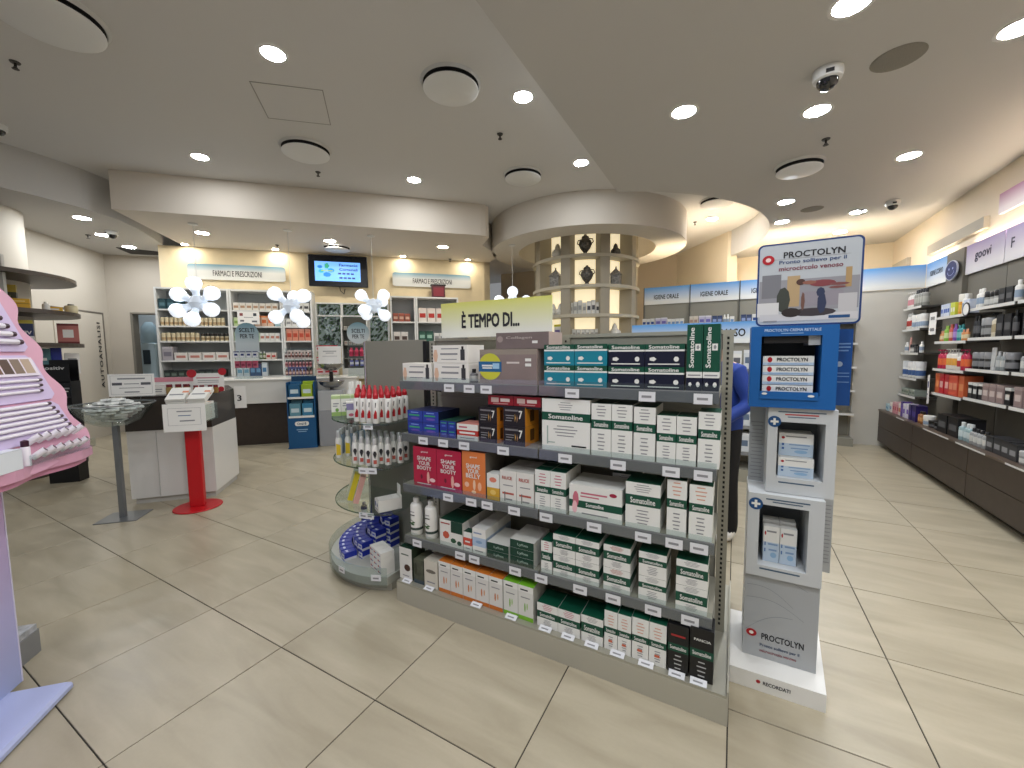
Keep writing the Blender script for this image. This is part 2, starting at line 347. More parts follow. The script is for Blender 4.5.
for u, v, s, lb in [(48, 22, 1.05, 'large round grey air diffuser above the pink make-up stand'), (451, 90, .86, 'round grey air diffuser straight above the sale gondola sign'), (306, 154, .9, 'round grey air diffuser in front of the counter soffit'),
                 (523, 179, .85, 'round grey air diffuser beside the white ceiling drum'), (717, 204, .85, 'round white air diffuser between drum and curved ceiling edge')]:
    P = onz(u, v, HI-.06); airvent(P.x, P.y, HI, lb, s)
P = onz(799, 171, LO-.06); airvent(P.x, P.y, LO, 'round white air diffuser in the lower ceiling above the advertising stand', .72)
P = onz(337, 250, LO-.06); airvent(P.x, P.y, LO, 'round air diffuser in the dropped ceiling above the television', .75)
spk = MB().lathe([(0, -.006), (.135, -.006), (.15, -.003), (.155, 0)], M('#8c887f', .8, noise=.2, scale=180), 32).mesh('speaker_grille', True)
for u, v, s, lb in [(898, 58, .92, 'flat grey round ceiling speaker close to the white dome camera'), (812, 209, .85, 'flat grey round ceiling speaker beyond the low-ceiling air diffuser')]:
    P = onz(u, v, LO); o = tag(obj('ceiling_speaker', spk, None, (P.x, P.y, LO-.001)), lb, 'speaker', 'ceiling speakers'); o.scale = (s, s, 1)
def dome(x, y, z, label, s=1., dark=True):
    t = thing('security_camera', label, 'camera', (x, y, z), 0, 'dome cameras'); t.scale = (s, s, s)
    MB().lathe([(.0, 0), (.075, 0), (.078, -.03), (.072, -.055), (.06, -.062), (0, -.062)], M('#d8d8d5', .35), 24).build('housing', t, smooth=True)
    MB().lathe([(.056, -.06), (.052, -.085), (.035, -.105), (.015, -.113), (0, -.114)], M('#0d0e12', .08, coat=1.), 20).build('dome', t, smooth=True)
    MB().box(-.02, .02, -.08, -.075, -.05, -.03, BLACK).build('logo_plate', t)
for u, v, z, s, lb in [(828, 70, LO, 1.15, 'white dome security camera with black lens above the advertising stand'), (893, 201, LO, 1., 'white dome security camera close to the cosmetics wall'), (112, 231, LO, 1., 'white dome security camera near the test-room door'), (-2, 125, HI, .9, 'white dome security camera in the high ceiling above the curved shelves')]:
    P = onz(u, v, z); dome(P.x, P.y, z-.001, lb, s)
def sprinkler(x, y, z, group, label):
    t = thing('fire_sprinkler', label, 'sprinkler', (x, y, z), 0, group); t.scale = (.75, .75, .75)
    MB().lathe([(0, 0), (.045, 0), (.04, -.012), (.0, -.014)], M('#4b4844', .5), 16).build('escutcheon', t, smooth=True)
    MB().lathe([(.012, -.012), (.012, -.05), (.018, -.055), (.0, -.056)], M('#3a3733', .4, .5), 10).build('head', t, smooth=True)
    MB().lathe([(.0, -.075), (.03, -.075), (.03, -.07), (0, -.07)], M('#3a3733', .4, .5), 12).build('deflector', t)
    MB().tube([(-.014, 0, -.05), (-.017, 0, -.06), (-.006, 0, -.072)], .003, DARKMETAL, 5).tube([(.014, 0, -.05), (.017, 0, -.06), (.006, 0, -.072)], .003, DARKMETAL, 5).build('frame_arm', t)
for u, v, z in [(15, 62, HI), (500, 134, HI), (318, 172, HI), (695, 222, HI), (826, 139, LO), (862, 210, LO), (88, 235, LO), (277, 245, LO), (450, 259, LO)]:
    P = onz(u, v, z)
    sprinkler(P.x, P.y, z, 'sprinklers high' if z == HI else 'sprinklers low', 'small dark fire sprinkler hanging from the high ceiling' if z == HI else 'small dark fire sprinkler hanging from a lowered ceiling')
hp = [onz(u, v, HI) for u, v in [(249, 81), (323, 90), (331, 125), (268, 118)]]
hm = MB(); hc = sum(hp, Vector())/4
for i in range(4):
    a, b = hp[i], hp[(i+1) % 4]; n = (hc-(a+b)/2).normalized()*.008
    hm.add([a, b, b+n, a+n, a+Vector((0, 0, -.003)), b+Vector((0, 0, -.003)), b+n+Vector((0, 0, -.003)), a+n+Vector((0, 0, -.003))], [(4, 5, 6, 7), (0, 1, 5, 4), (2, 3, 7, 6)], M('#96938d', .8))
ah = thing('access_hatch', 'square flush access hatch outlined in the high ceiling', 'hatch', (hc.x, hc.y, HI)); hm.build('hatch_seam', ah, -Vector((hc.x, hc.y, HI)))
MB().quad([(p.x-hc.x, p.y-hc.y, -.001) for p in reversed(hp)], CEIL).build('hatch_panel', ah)
# ------------------------------------------------------------------ sale gondola
G = thing('gondola_shelving', 'grey metal sale gondola with five product levels in mid floor', 'shelving', (0, 0, 0))
GX0, GX1, GM = -1.755, .012, -.83
SY, BY = 1.775, 2.15           # shelf fronts, back panel
SZ = [1.333, 1.022, .716, .396]
DZ = .125
KICK = M('#b4b1a3', .38, .25)
MB().box(GX0, GX1, 1.725, 2.62, 0, DZ-.012, KICK).build('plinth', G)
MB().box(GX0, GX1, 1.727, BY, DZ-.012, DZ, M('#a9a698', .35, .4)).build('deck', G)
for x0, x1 in ((GX0, GM-.02), (GM+.02, -.055)):
    for k in range(4): MB().box(x0, x1, BY, BY+.02, DZ+k*.362, DZ+.36+k*.362, PANEL).build('back_panel', G)
MB().box(GX0, .0, BY-.012, BY+.05, 1.573, 1.59, METAL).build('top_rail', G)
for x in (GX0-.045, GM-.02, -.052):
    u_ = MB().box(x, x+.045, BY-.015, BY+.045, .0, 1.575, METAL).build('upright', G)
    sl = MB()
    for k in range(60): sl.box(x+.018, x+.027, BY-.0165, BY-.0145, .16+k*.0235, .172+k*.0235, BLACK)
    sl.build('slot', u_)['kind'] = 'stuff'
    MB().box(x+.0, x+.03, 2.1+.015, 2.1+.02, 0, .02, METAL).build('foot', u_)
# end frame seen at the right: side plate of the plinth
MB().box(GX1, GX1+.006, 1.725, 2.62, 0, DZ+.02, KICK).build('end_plate', G)
TAG = M('#dedfe2', .4); RAIL = M('#7d7e80', .35)
tags = {0: [(443, 463, 388)]*0}
TAGS = [[(449, 388), (469, 388), (486, 389), (572, 391), (647, 394), (703, 397)],
        [(423, 439), (443, 442), (464, 445), (503, 450), (565, 456), (618, 463), (671, 470), (703, 475)],
        [(448, 497), (471, 501), (487, 504), (514, 510), (546, 517), (594, 527), (643, 536), (674, 543), (699, 547)],
        [(417, 542), (460, 552), (474, 555), (515, 569), (541, 576), (580, 587), (613, 597), (653, 608), (690, 617)]]
for k, z in enumerate(SZ):
    for x0, x1 in ((GX0+.03, GM-.004), (GM+.004, -.05)):
        s_ = MB().box(x0, x1, SY+.004, BY-.016, z-.026, z, METAL).build('shelf', G)
        MB().box(x0, x1, SY, SY+.004, z-.046, z+.002, RAIL).build('price_rail', s_)
        MB().box(x0, x1, SY-.0035, SY-.0015, z-.048, z-.002, glass('#eef0f1', .05, .93)).build('rail_cover', s_)
        MB().box(x0, x1, SY+.001, SY+.003, z+.002, z+.026, ACRYL).build('front_stop', s_)
        for bx in (x0+.02, x1-.026):
            MB().quad([(bx, SY+.05, z-.026), (bx, BY-.016, z-.026), (bx, BY-.016, z-.1)], DARKMETAL).build('bracket', s_)
        for u, v in TAGS[k]:
            P = ony(u, v, SY-.005)
            if x0 < P.x < x1:
                MB().box(P.x-.034, P.x+.034, SY-.0055, SY-.004, z-.05, z-.008, TAG).box(P.x-.022, P.x+.018, SY-.006, SY-.0056, z-.034, z-.024, GREYINK).build('price_tag', s_)
for u, v in [(405, 583), (428, 590), (476, 606), (511, 618), (543, 633), (566, 641), (590, 649), (616, 658), (645, 668), (676, 679), (698, 686)]:
    P = onz(u, v, DZ+.002)
    x = min(max(P.x, GX0+.04), GX1-.04); y = 1.744
    a = MB().box(x-.032, x+.032, -.014, .016, 0, .0015, TAG).box(x-.02, x+.016, -.004, .003, .0016, .002, GREYINK).build('price_tag', G, (0, y, DZ+.0005)); a.rotation_euler = (.35, 0, 0); a.location.z = DZ+.006
# sign on top
sg = thing('promotion_sign', 'pale yellow-green È TEMPO DI sign standing on the sale gondola', 'sign')
A, B_ = ony(441, 304, 1.98), ony(552, 296, 1.98); z0 = 1.585
MB().box(A.x, B_.x, 1.98, 1.986, z0, A.z, grad('#d0d06a', '#dfe0d6', .15, 1.)).build('sign_panel', sg)
txt(sg, 'È TEMPO DI...', (A.x+B_.x)/2-.02, 1.9785, (z0+A.z)/2+.0, .385, .1, INK, bold=.07)
for x in (A.x+.06, B_.x-.06): MB().box(x, x+.02, 1.986, 2.137, z0, z0+.012, STEEL).build('sign_bracket', sg)
# ------------------------------------------------------------------ product cartons on the gondola
PFY = 1.785
SOM = lambda c, p='#e4e4df': [(0, c[0], M(p, .45)), (c[0], c[1], GREEN), (c[1], 1, M(p, .45))]
WH = M('#e2e2dd', .45); GR2 = M('#9fb0a8', .5); PEACH = M('#d5a08a', .5); ROSE = M('#c26a7c', .5)
def textlines(cz0, cz1, n, mat=GREYINK, w=.5, cx=0):
    return [(cx, cz0+(cz1-cz0)*i/max(1, n-1), w*(.7+.3*((i*7) % 3)/2), min(.022, abs(cz1-cz0)/n*.4), mat) for i in range(n)]
def soma(c0, c1, ink=GREYINK, top='#0d4a37', word='Somatoline', accent=None):
    tx = [(word, 0, (c0+c1)/2, .72, (c1-c0)*.55, WH)]
    ln = textlines(c1+.08, min(.95, c1+.3), 4, ink)+textlines(c0*.25, c0*.8, 5, GREYINK, .4)
    if accent: ln.append((-.02, c0*.55, .3, .06, accent))
    return dict(bands=SOM((c0, c1)), top=M(top, .4), texts=tx, lines=ln)
KIND = {
 'teal': dict(bands=[(0, .68, TEAL), (.68, .76, WH), (.76, 1, GREEN)], top=GREEN, texts=[('Somatoline', -.02, .875, .78, .16, WH)], lines=[(-.3, .34, .2, .2, WH, 5), (.3, .34, .13, .22, WH, 14), (-.02, .12, .8, .05, WH)]),
 'navy': dict(bands=[(0, .68, NAVY), (.68, .76, WH), (.76, 1, GREEN)], top=GREEN, texts=[('Somatoline', -.02, .875, .78, .16, WH)], lines=[(-.3, .34, .2, .2, WH, 5), (.3, .34, .13, .22, WH, 14), (-.02, .12, .8, .05, WH)]),
 'tallnavy': dict(bands=[(0, .2, NAVY), (.2, .29, WH), (.29, 1, GREEN)], top=GREEN, lines=[(.2, .66, .34, .1, WH), (.2, .66, .2, .07, GREYINK, 5), (-.25, .1, .22, .07, WH, 5), (.25, .1, .24, .08, WH, 12), (0, .24, .8, .02, GREYINK)]),
 'somwide': dict(soma(.58, .74), lines=textlines(.8, .93, 4, GREYINK, .3)+textlines(.3, .48, 4, GREYINK, .5)+[(.28, .12, .3, .03, INK), (-.38, .3, .03, .35, GR2), (-.3, .16, .16, .02, GR2)]),
 'somtall': soma(.52, .69), 'sommid': soma(.45, .63), 'somhigh': soma(.5, .66, PEACH), 'somrose': soma(.42, .6, ROSE),
 'somcube': soma(.5, .73), 'somflat': soma(.35, .72, GREYINK), 'somred': soma(.35, .72, M('#b4523f', .5)), 'somlow': soma(.38, .66, ROSE), 'somsmall': soma(.42, .58, PEACH, accent=M('#cf6a4b', .5)),
 'sompink': dict(bands=[(0, .3, WH), (.3, .52, GREEN), (.52, 1, WH)], top=WH, texts=[('Somatoline', 0, .42, .34, .12, WH)], lines=[(-.37, .55, .12, .5, ROSE, 9), (-.39, .3, .1, .4, M('#e9b9bf', .5), 9), (-.02, .76, .5, .05, ROSE), (-.1, .66, .36, .04, ROSE), (.34, .82, .14, .12, M('#9c1f3d', .5), 10), (0, .14, .5, .04, GREYINK)]),
 'somblack': dict(bands=[(0, .44, BLACK), (.44, .6, GREEN), (.6, 1, BLACK)], top=BLACK, texts=[('Somatoline', 0, .53, .8, .08, WH)], lines=textlines(.1, .36, 4, M('#bbbbbb', .5), .4)+[(0, .78, .7, .04, M('#a02c2c', .5))]),
 'pancia': dict(bands=[(0, .44, BLACK), (.44, .6, GREEN), (.6, 1, BLACK)], top=BLACK, texts=[('Somatoline', 0, .53, .8, .08, WH), ('PANCIA', .02, .79, .72, .05, WH)], lines=textlines(.1, .36, 4, M('#bbbbbb', .5), .4)),
 'serum': dict(bands=M('#e6e3dc', .45), top=M('#d8d2c4', .5), lines=[(-.42, .4, .14, .8, M('#d9b49a', .5), 6), (.0, .8, .5, .06, GREYINK), (-.03, .5, .5, .1, GREYINK), (-.03, .2, .45, .04, GREYINK), (.36, .45, .12, .6, M('#3a3a3e', .5)), (.36, .84, .06, .18, BLACK)]),
 'taupe': dict(bands=[(0, .12, M('#8d7c77', .4)), (.12, .85, M('#857672', .35, noise=.15, scale=6)), (.85, 1, M('#8f857a', .4))], top=M('#9a8f83', .5), side=M('#b09a93', .4), lines=[(.1, .62, .22, .05, M('#cfc4bf', .5)), (.36, .7, .1, .08, WH), (.36, .56, .1, .08, WH)]),
 'taupetop': dict(bands=M('#776a67', .35, noise=.15, scale=6), top=M('#8a7d78', .5), side=M('#b09a93', .4), texts=[('Collagen', -.05, .66, .5, .2, M('#b5aaa5', .5))], lines=[(-.42, .6, .12, .4, M('#97898580'[:7], .5), 14), (.25, .4, .1, .16, WH)]),
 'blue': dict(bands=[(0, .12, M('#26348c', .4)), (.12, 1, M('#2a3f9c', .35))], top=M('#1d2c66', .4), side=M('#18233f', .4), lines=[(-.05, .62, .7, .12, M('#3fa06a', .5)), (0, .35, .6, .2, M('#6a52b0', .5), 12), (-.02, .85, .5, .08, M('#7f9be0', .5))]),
 'bluesmall': dict(bands=M('#24388f', .35), top=M('#2d5a4a', .4), side=M('#18233f', .4), lines=[(0, .75, .7, .12, M('#3f9a80', .5)), (0, .4, .5, .2, M('#4d6ac4', .5))]),
 'redwhite': dict(bands=[(0, .28, WH), (.28, .62, M('#b3342c', .4)), (.62, 1, WH)], top=M('#d98f84', .5), lines=[(0, .45, .75, .12, WH), (-.2, .8, .4, .1, ROSE), (0, .13, .7, .05, GREYINK)]),
 'seven': dict(bands=M('#1b1a1c', .3), top=M('#262427', .4), side=[(0, 1, M('#d08a2a', .4))], texts=[('7', .3, .62, .16, .42, WH)], lines=[(-.12, .82, .6, .09, M('#777477', .5)), (-.2, .55, .4, .04, GREYINK), (-.2, .42, .34, .04, GREYINK), (-.26, .28, .3, .04, GREYINK), (.05, .45, .06, .5, M('#cda04e', .4), 3), (.14, .4, .05, .5, M('#b58a62', .4), 3)]),
 'redblack': dict(bands=[(0, .2, BLACK), (.2, 1, M('#8e1722', .35))], top=BLACK, lines=[(-.22, .62, .3, .4, M('#c9aea8', .5)), (.18, .62, .36, .28, M('#d9c9c4', .5)), (0, .32, .6, .08, M('#b98a86', .5))]),
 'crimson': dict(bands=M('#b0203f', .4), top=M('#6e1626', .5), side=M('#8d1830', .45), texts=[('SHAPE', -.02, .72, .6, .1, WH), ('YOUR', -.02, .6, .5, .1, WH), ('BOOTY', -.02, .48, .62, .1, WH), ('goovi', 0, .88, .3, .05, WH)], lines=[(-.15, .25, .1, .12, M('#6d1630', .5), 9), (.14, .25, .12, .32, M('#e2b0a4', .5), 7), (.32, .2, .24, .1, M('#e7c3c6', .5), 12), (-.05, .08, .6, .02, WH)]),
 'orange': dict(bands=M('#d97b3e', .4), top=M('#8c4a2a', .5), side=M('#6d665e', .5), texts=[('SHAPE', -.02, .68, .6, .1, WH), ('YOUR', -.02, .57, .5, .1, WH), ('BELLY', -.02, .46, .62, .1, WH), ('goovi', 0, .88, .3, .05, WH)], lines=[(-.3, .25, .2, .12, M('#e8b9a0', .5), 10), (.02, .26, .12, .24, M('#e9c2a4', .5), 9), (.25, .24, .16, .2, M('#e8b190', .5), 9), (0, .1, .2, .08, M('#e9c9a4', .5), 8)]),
 'yellow': dict(bands=[(0, .48, M('#cfa032', .4)), (.48, 1, WH)], top=WH, lines=[(0, .78, .6, .2, M('#d9826a', .5), 9), (.0, .3, .5, .2, M('#e1c06a', .5), 9)]),
 'rilace': dict(bands=M('#dedcd6', .45), top=M('#d2d0ca', .5), texts=[('RILICE', -.05, .78, .6, .1, M('#b0453a', .5))], lines=[(.0, .3, .7, .06, M('#b0574c', .5)), (-.2, .2, .06, .3, M('#6f6b69', .5)), (.05, .12, .4, .05, GREYINK), (0, .55, .6, .03, GREYINK)]),
 'olive': dict(bands=M('#e0dfd9', .45), top=M('#0f3a2c', .4), lines=[(-.25, .86, .4, .05, M('#a4443c', .5)), (-.22, .42, .3, .3, M('#c65a42', .5), 7), (.1, .25, .25, .2, M('#31563c', .5), 7), (.36, .2, .2, .18, M('#27493b', .5), 12), (.25, .78, .5, .44, M('#0f3a2c', .4))]),
 'smallred': dict(bands=[(0, .3, WH), (.3, .7, M('#c9503f', .4)), (.7, 1, WH)], top=M('#123c30', .4), lines=[(0, .5, .6, .08, WH), (0, .15, .5, .05, GREYINK)]),
 'bluewhite': dict(bands=[(0, .3, WH), (.3, .65, M('#a9bdd4', .4)), (.65, 1, WH)], top=M('#d9d9d6', .5), lines=[(-.1, .82, .6, .06, M('#8e9db8', .5)), (0, .48, .5, .12, M('#7f9dc0', .5), 8), (0, .12, .6, .04, GREYINK)]),
 'lyftea': dict(bands=M('#123c2e', .4), top=M('#d3d3cd', .5), side=M('#cfd0cb', .5), texts=[('Lyftea', .05, .5, .45, .4, M('#9fb5a9', .5))]),
 'darkgreen': dict(bands=M('#dddcd6', .45), top=M('#0f3325', .4), side=M('#33402f', .5, noise=.4, scale=20), lines=[(-.05, .78, .6, .04, M('#5b6a60', .5)), (.12, .38, .5, .22, M('#4a2f25', .5), 9), (0, .12, .5, .03, GREYINK)]),
 'coffee': dict(bands=[(0, .16, M('#3b4a55', .4)), (.16, 1, M('#4f5344', .5, noise=.5, scale=25))], top=M('#5b5e4c', .5), lines=[(-.3, .6, .3, .5, M('#2f3527', .5), 10)]),
 'cosse': dict(bands=M('#cfcabc', .45), top=M('#bdb8aa', .5), lines=[(0, .6, .75, .14, M('#6f6a5f', .5), 10), (0, .2, .6, .05, GREYINK)]),
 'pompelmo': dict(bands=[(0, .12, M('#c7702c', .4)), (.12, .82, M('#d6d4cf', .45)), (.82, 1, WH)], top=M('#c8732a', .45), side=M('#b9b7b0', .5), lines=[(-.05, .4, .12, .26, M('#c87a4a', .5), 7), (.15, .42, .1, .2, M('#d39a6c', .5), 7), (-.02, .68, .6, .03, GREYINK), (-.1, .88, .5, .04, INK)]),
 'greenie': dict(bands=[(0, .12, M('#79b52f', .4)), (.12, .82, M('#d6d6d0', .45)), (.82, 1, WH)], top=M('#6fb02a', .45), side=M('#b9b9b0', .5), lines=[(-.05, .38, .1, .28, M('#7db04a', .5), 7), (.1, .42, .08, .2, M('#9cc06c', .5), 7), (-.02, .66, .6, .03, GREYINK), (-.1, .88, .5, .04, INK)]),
}
SHN = ['top shelf', 'second shelf', 'third shelf', 'fourth shelf', 'bottom deck']
def row(sh, kind, u0, u1, vt, label, cols=1, stack=1, depth=.2, rows=1, dy=0., z=None, cat='box', name='cosmetic_carton', uz=None):
    y = PFY+dy; zb = (SZ+[DZ])[sh] if z is None else z
    if sh == 4: y = 1.762+dy
    zb += .0008
    def fx(u):
        # pixel on the bottom front edge at this shelf height
        lo, hi = 300., 760.
        for _ in range(30):
            md = (lo+hi)/2; P = ony(u, md, y); lo, hi = (md, hi) if P.z > zb else (lo, md)
        return ony(u, lo, y).x
    x0, x1 = fx(u0), fx(u1)
    ztop = ony((u0+u1)/2, vt, y).z
    w, h = (x1-x0)/cols, (ztop-zb)/stack
    grp = label if cols*stack*rows > 1 else None
    first = None
    for r in range(rows):
        for c in range(cols):
            for s in range(stack):
                loc = (x0+w*(c+.5), y+r*(depth+.003), zb+s*h)
                if first is None:
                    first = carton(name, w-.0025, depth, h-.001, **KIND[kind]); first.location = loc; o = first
                    if kind == 'tallnavy':
                        for cx in (-.18,): t = txt(first, 'Somatoline', cx*w, -.002, .65*h, .6*h, .3*w, WH); t.rotation_euler = (PI/2, -PI/2, 0)
                    if kind == 'seven': MB().quad([(w/2-.0008, depth*.35, .2*h), (w/2-.0008, depth*.65, .2*h), (w/2-.0008, depth*.65, .8*h), (w/2-.0008, depth*.35, .8*h)], M('#5a3c16', .5)).build('side_print', first)
                else: o = dup(first, loc)
                tag(o, label, cat, grp)
    return first, zb+stack*h
row(0, 'serum', 403, 432, 363, 'single white serum carton with bottle picture at the shelf end', depth=.12)
f, zt = row(0, 'serum', 434, 469, 363, 'white serum carton carrying a like carton, on the top shelf', depth=.16)
row(0, 'serum', 433, 468, 345, 'white serum carton lying on top of another serum carton', depth=.16, z=zt)
f, zt = row(0, 'taupe', 480, 537, 349, 'large taupe collagen gift box with a round yellow and blue sticker', depth=.2)
w_, h_ = f.dimensions.x, f.dimensions.z
prints(f, -.0012, [(-w_*.31, h_*.5, w_*.42, w_*.42, M('#c3c23c', .4), 28), (-w_*.31, h_*.5, w_*.42, h_*.3, M('#1f5d8e', .4)), (-w_*.36, h_*.53, w_*.2, h_*.05, WH), (-w_*.36, h_*.46, w_*.18, h_*.04, WH), (-w_*.2, h_*.52, w_*.12, h_*.16, M('#9cc4e0', .4))], 'round_sticker')
row(0, 'taupetop', 496, 549, 332, 'flat taupe collagen box lying across the larger taupe box', depth=.17, z=zt, dy=.01)
row(0, 'teal', 544, 607, 344, 'teal slimming-cream carton with a green top band, on the top shelf', 2, 2, .2)
row(0, 'navy', 608, 684, 344, 'dark navy slimming-cream carton with a green top band, on the top shelf', 2, 2, .2)
row(0, 'tallnavy', 685.5, 719, 324, 'tall upright green carton with sideways lettering beside the navy cartons', 2, 1, .1)
row(1, 'blue', 408, 439, 411, 'royal blue carton with green stripe in a two-high stack', 2, 2, .2)
row(1, 'bluesmall', 440, 456, 421, 'narrow blue carton between royal blue cartons and red-banded carton', 2, 2, .2)
row(1, 'redwhite', 457, 478, 424, 'white carton with a red lettered band beside blue cartons', 1, 1, .12)
f, zt = row(1, 'seven', 479, 497.5, 407, 'black carton with golden seven and orange side, stacked two high', 1, 2, .09)
row(1, 'seven', 503.5, 525.5, 407, 'wide black carton with golden seven and orange side, stacked two high', 1, 2, .16)
row(1, 'redblack', 488, 541, 396, 'flat dark red carton lying across the black seven cartons', 2, 1, .12, z=zt+.0, dy=.012)
row(1, 'somwide', 542, 590, 399, 'wide white cream carton with a green band and leg drawing', 1, 1, .16)
row(1, 'somtall', 591, 632, 404, 'tall white carton with green band next to the wide leg-drawing carton', 2, 1, .2)
row(1, 'somtall', 633, 655, 407, 'tallest white green-banded carton in the second-shelf row', 1, 1, .2)
row(1, 'sommid', 656, 696, 416, 'shorter white green-banded carton, one of a pair on the second shelf', 2, 1, .14)
row(1, 'somtall', 697, 719.5, 412, 'white green-banded carton nearest the upright on the second shelf', 1, 1, .14)
row(2, 'crimson', 414, 462, 449, 'crimson SHAPE YOUR BOOTY carton on the third shelf', 2, 1, .2)
row(2, 'orange', 462.5, 486, 452, 'orange SHAPE YOUR BELLY carton on the third shelf', 1, 1, .2)
row(2, 'yellow', 487, 499.5, 474, 'small white and yellow carton beside the orange carton', 1, 1, .07)
row(2, 'rilace', 500, 534, 472, 'white carton with red script lettering on the third shelf', 2, 1, .11, 2)
row(2, 'somrose', 535, 566, 471, 'narrow white carton with green band and pink print on third shelf', 2, 1, .07, 3)
row(2, 'sompink', 569, 622, 487, 'wide low white carton with pink figure and green band', 1, 1, .2)
row(2, 'somflat', 612, 640, 474, 'white and green carton half hidden behind the wide pink-figure carton', 1, 1, .1, dy=.23)
row(2, 'somcube', 625, 660, 483, 'large cube-shaped white carton with a green band and green top', 1, 1, .15)
row(2, 'somhigh', 666, 686, 480, 'tall narrow white green-banded carton with rose print, third shelf', 1, 1, .14)
row(2, 'somhigh', 688, 712, 485, 'tall narrow white green-banded carton nearest the upright, third shelf', 1, 1, .14)
row(3, 'olive', 440, 463, 521, 'white carton with dark green flap and red fruit picture', 1, 1, .17, 2)
row(3, 'smallred', 463.5, 472, 532, 'very small white and red carton beside the fruit-picture carton', 1, 1, .05)
row(3, 'bluewhite', 472.5, 486, 529, 'small pale blue and white carton on the fourth shelf', 1, 1, .14, 2)
row(3, 'lyftea', 487, 509, 544, 'flat dark green tea box with pale top, in the lower pile', 1, 2, .2)
row(3, 'lyftea', 510, 534, 541, 'flat dark green tea box with pale top, in the higher pile', 1, 3, .2)
row(3, 'somlow', 541, 552, 541, 'small slim white green-banded carton at the fourth-shelf divider', 1, 1, .1)
row(3, 'somflat', 553, 599, 538, 'white green-banded carton stacked two high, one of a double pile', 2, 2, .14)
row(3, 'somred', 603, 630, 546, 'white green-banded carton with red print stacked two high', 1, 2, .14)
row(3, 'somcube', 638, 666, 553, 'white green-banded carton in a lone two-high pile, fourth shelf', 1, 2, .14)
row(3, 'somflat', 675, 707, 561, 'wide white green-banded carton in the two-high pile nearest the upright', 1, 2, .12)
row(4, 'darkgreen', 400, 412.5, 548, 'narrow white carton with dark berries and dark green top', 1, 1, .12)
row(4, 'coffee', 414, 424, 560, 'dark leafy patterned box next to the berry carton', 1, 1, .12)
row(4, 'cosse', 424.5, 438, 561, 'pale beige carton with large script beside the leafy box', 1, 1, .12)
row(4, 'pompelmo', 439, 503, 570, 'white carton with orange plant drawing and orange top', 5, 1, .16)
row(4, 'greenie', 503.5, 533.5, 584, 'white carton with green plant drawing and bright green top', 2, 1, .16)
row(4, 'somlow', 537, 580, 608, 'low white and green carton with a dark green top, bottom deck', 2, 1, .13)
row(4, 'somflat', 581, 603, 617, 'white green-banded carton with grey print between low and tall cartons', 1, 1, .13)
row(4, 'somsmall', 604, 631, 613, 'slim white green-banded carton with an orange patch, shorter pair', 2, 1, .12)
row(4, 'somsmall', 631.5, 666, 621, 'white green-banded carton with orange patch, taller pair', 2, 1, .14)
row(4, 'somblack', 667, 688, 625, 'black carton with green band beside the orange-patch cartons', 1, 1, .1)
row(4, 'pancia', 689, 713, 629, 'black carton with green band lettered PANCIA at the deck end', 1, 1, .1)
def bottle(name, label, cat, loc, r, h, body, cap, capfrac=.2, neck=.45, group=None, lab=None, n=14, capr=.5, parts=True, shoulder=.08):
    """bottle with a shoulder and a separate cap; lab = (z0, z1, material) wrap label"""
    hb = h*(1-capfrac); s = h*shoulder
    pr = [(0, 0), (r*.93, 0), (r, r*.12)]; ms = [body, body]
    if lab:
        pr += [(r, hb*lab[0]), (r*1.004, hb*lab[0]+1e-4), (r*1.004, hb*lab[1]), (r, hb*lab[1]+1e-4)]; ms += [body, body, lab[2], lab[2]]
    pr += [(r, hb-s), (r*.85, hb-s*.45), (r*neck, hb-s*.1), (r*neck, hb)]; ms += [body]*4
    key = (name, round(r, 4), round(h, 4), body.name, cap.name, lab[2].name if lab else 0)
    if key not in BOT:
        c = MB().lathe([(r*capr, hb-.001), (r*capr, h*.985), (r*capr*.85, h), (0, h)], cap, n).mesh('cap', True)
        BOT[key] = (MB().lathe(pr, None, n, mats=ms).mesh(name, True), c)
    o = tag(obj(name, BOT[key][0], None, loc), label, cat, group); obj('cap', BOT[key][1], o)
    return o
BOT = {}
for u in (417.5, 432):
    P = ony(u, 541, PFY+.045); o = bottle('lotion_bottle', 'big white lotion bottle with small green leaf print on gondola', 'bottle', (P.x, PFY+.045, SZ[3]+.001), .037, .225, M('#e4e2dc', .4), M('#dcdcd8', .4), .13, .5, 'white lotion bottles', (.16, .24, M('#3c4a44', .5)), 20)
    b = MB()
    for sx, sz, a in ((-.012, .075, .6), (.006, .08, -.5), (.0, .068, .1), (-.004, .09, 1.2)):
        for k in range(1): b.quad([(sx+.014*math.cos(a+2*PI*i/7), -.0375, sz+.006*math.sin(2*PI*i/7)) for i in range(7)], M('#4c6a45', .5))
    b.build('leaf_print', o); prints(o, -.0376, [(0, .125, .034, .006, INK), (0, .145, .03, .005, GREYINK)])
P = ony(474, 381, PFY+.02); bottle('serum_bottle', 'small grey serum bottle with black cap beside the taupe box', 'bottle', (P.x, PFY+.022, SZ[0]+.001), .021, .075, M('#6d6d70', .25), BLACK, .28, .6, None, (.2, .7, M('#a5a5a2', .5)))
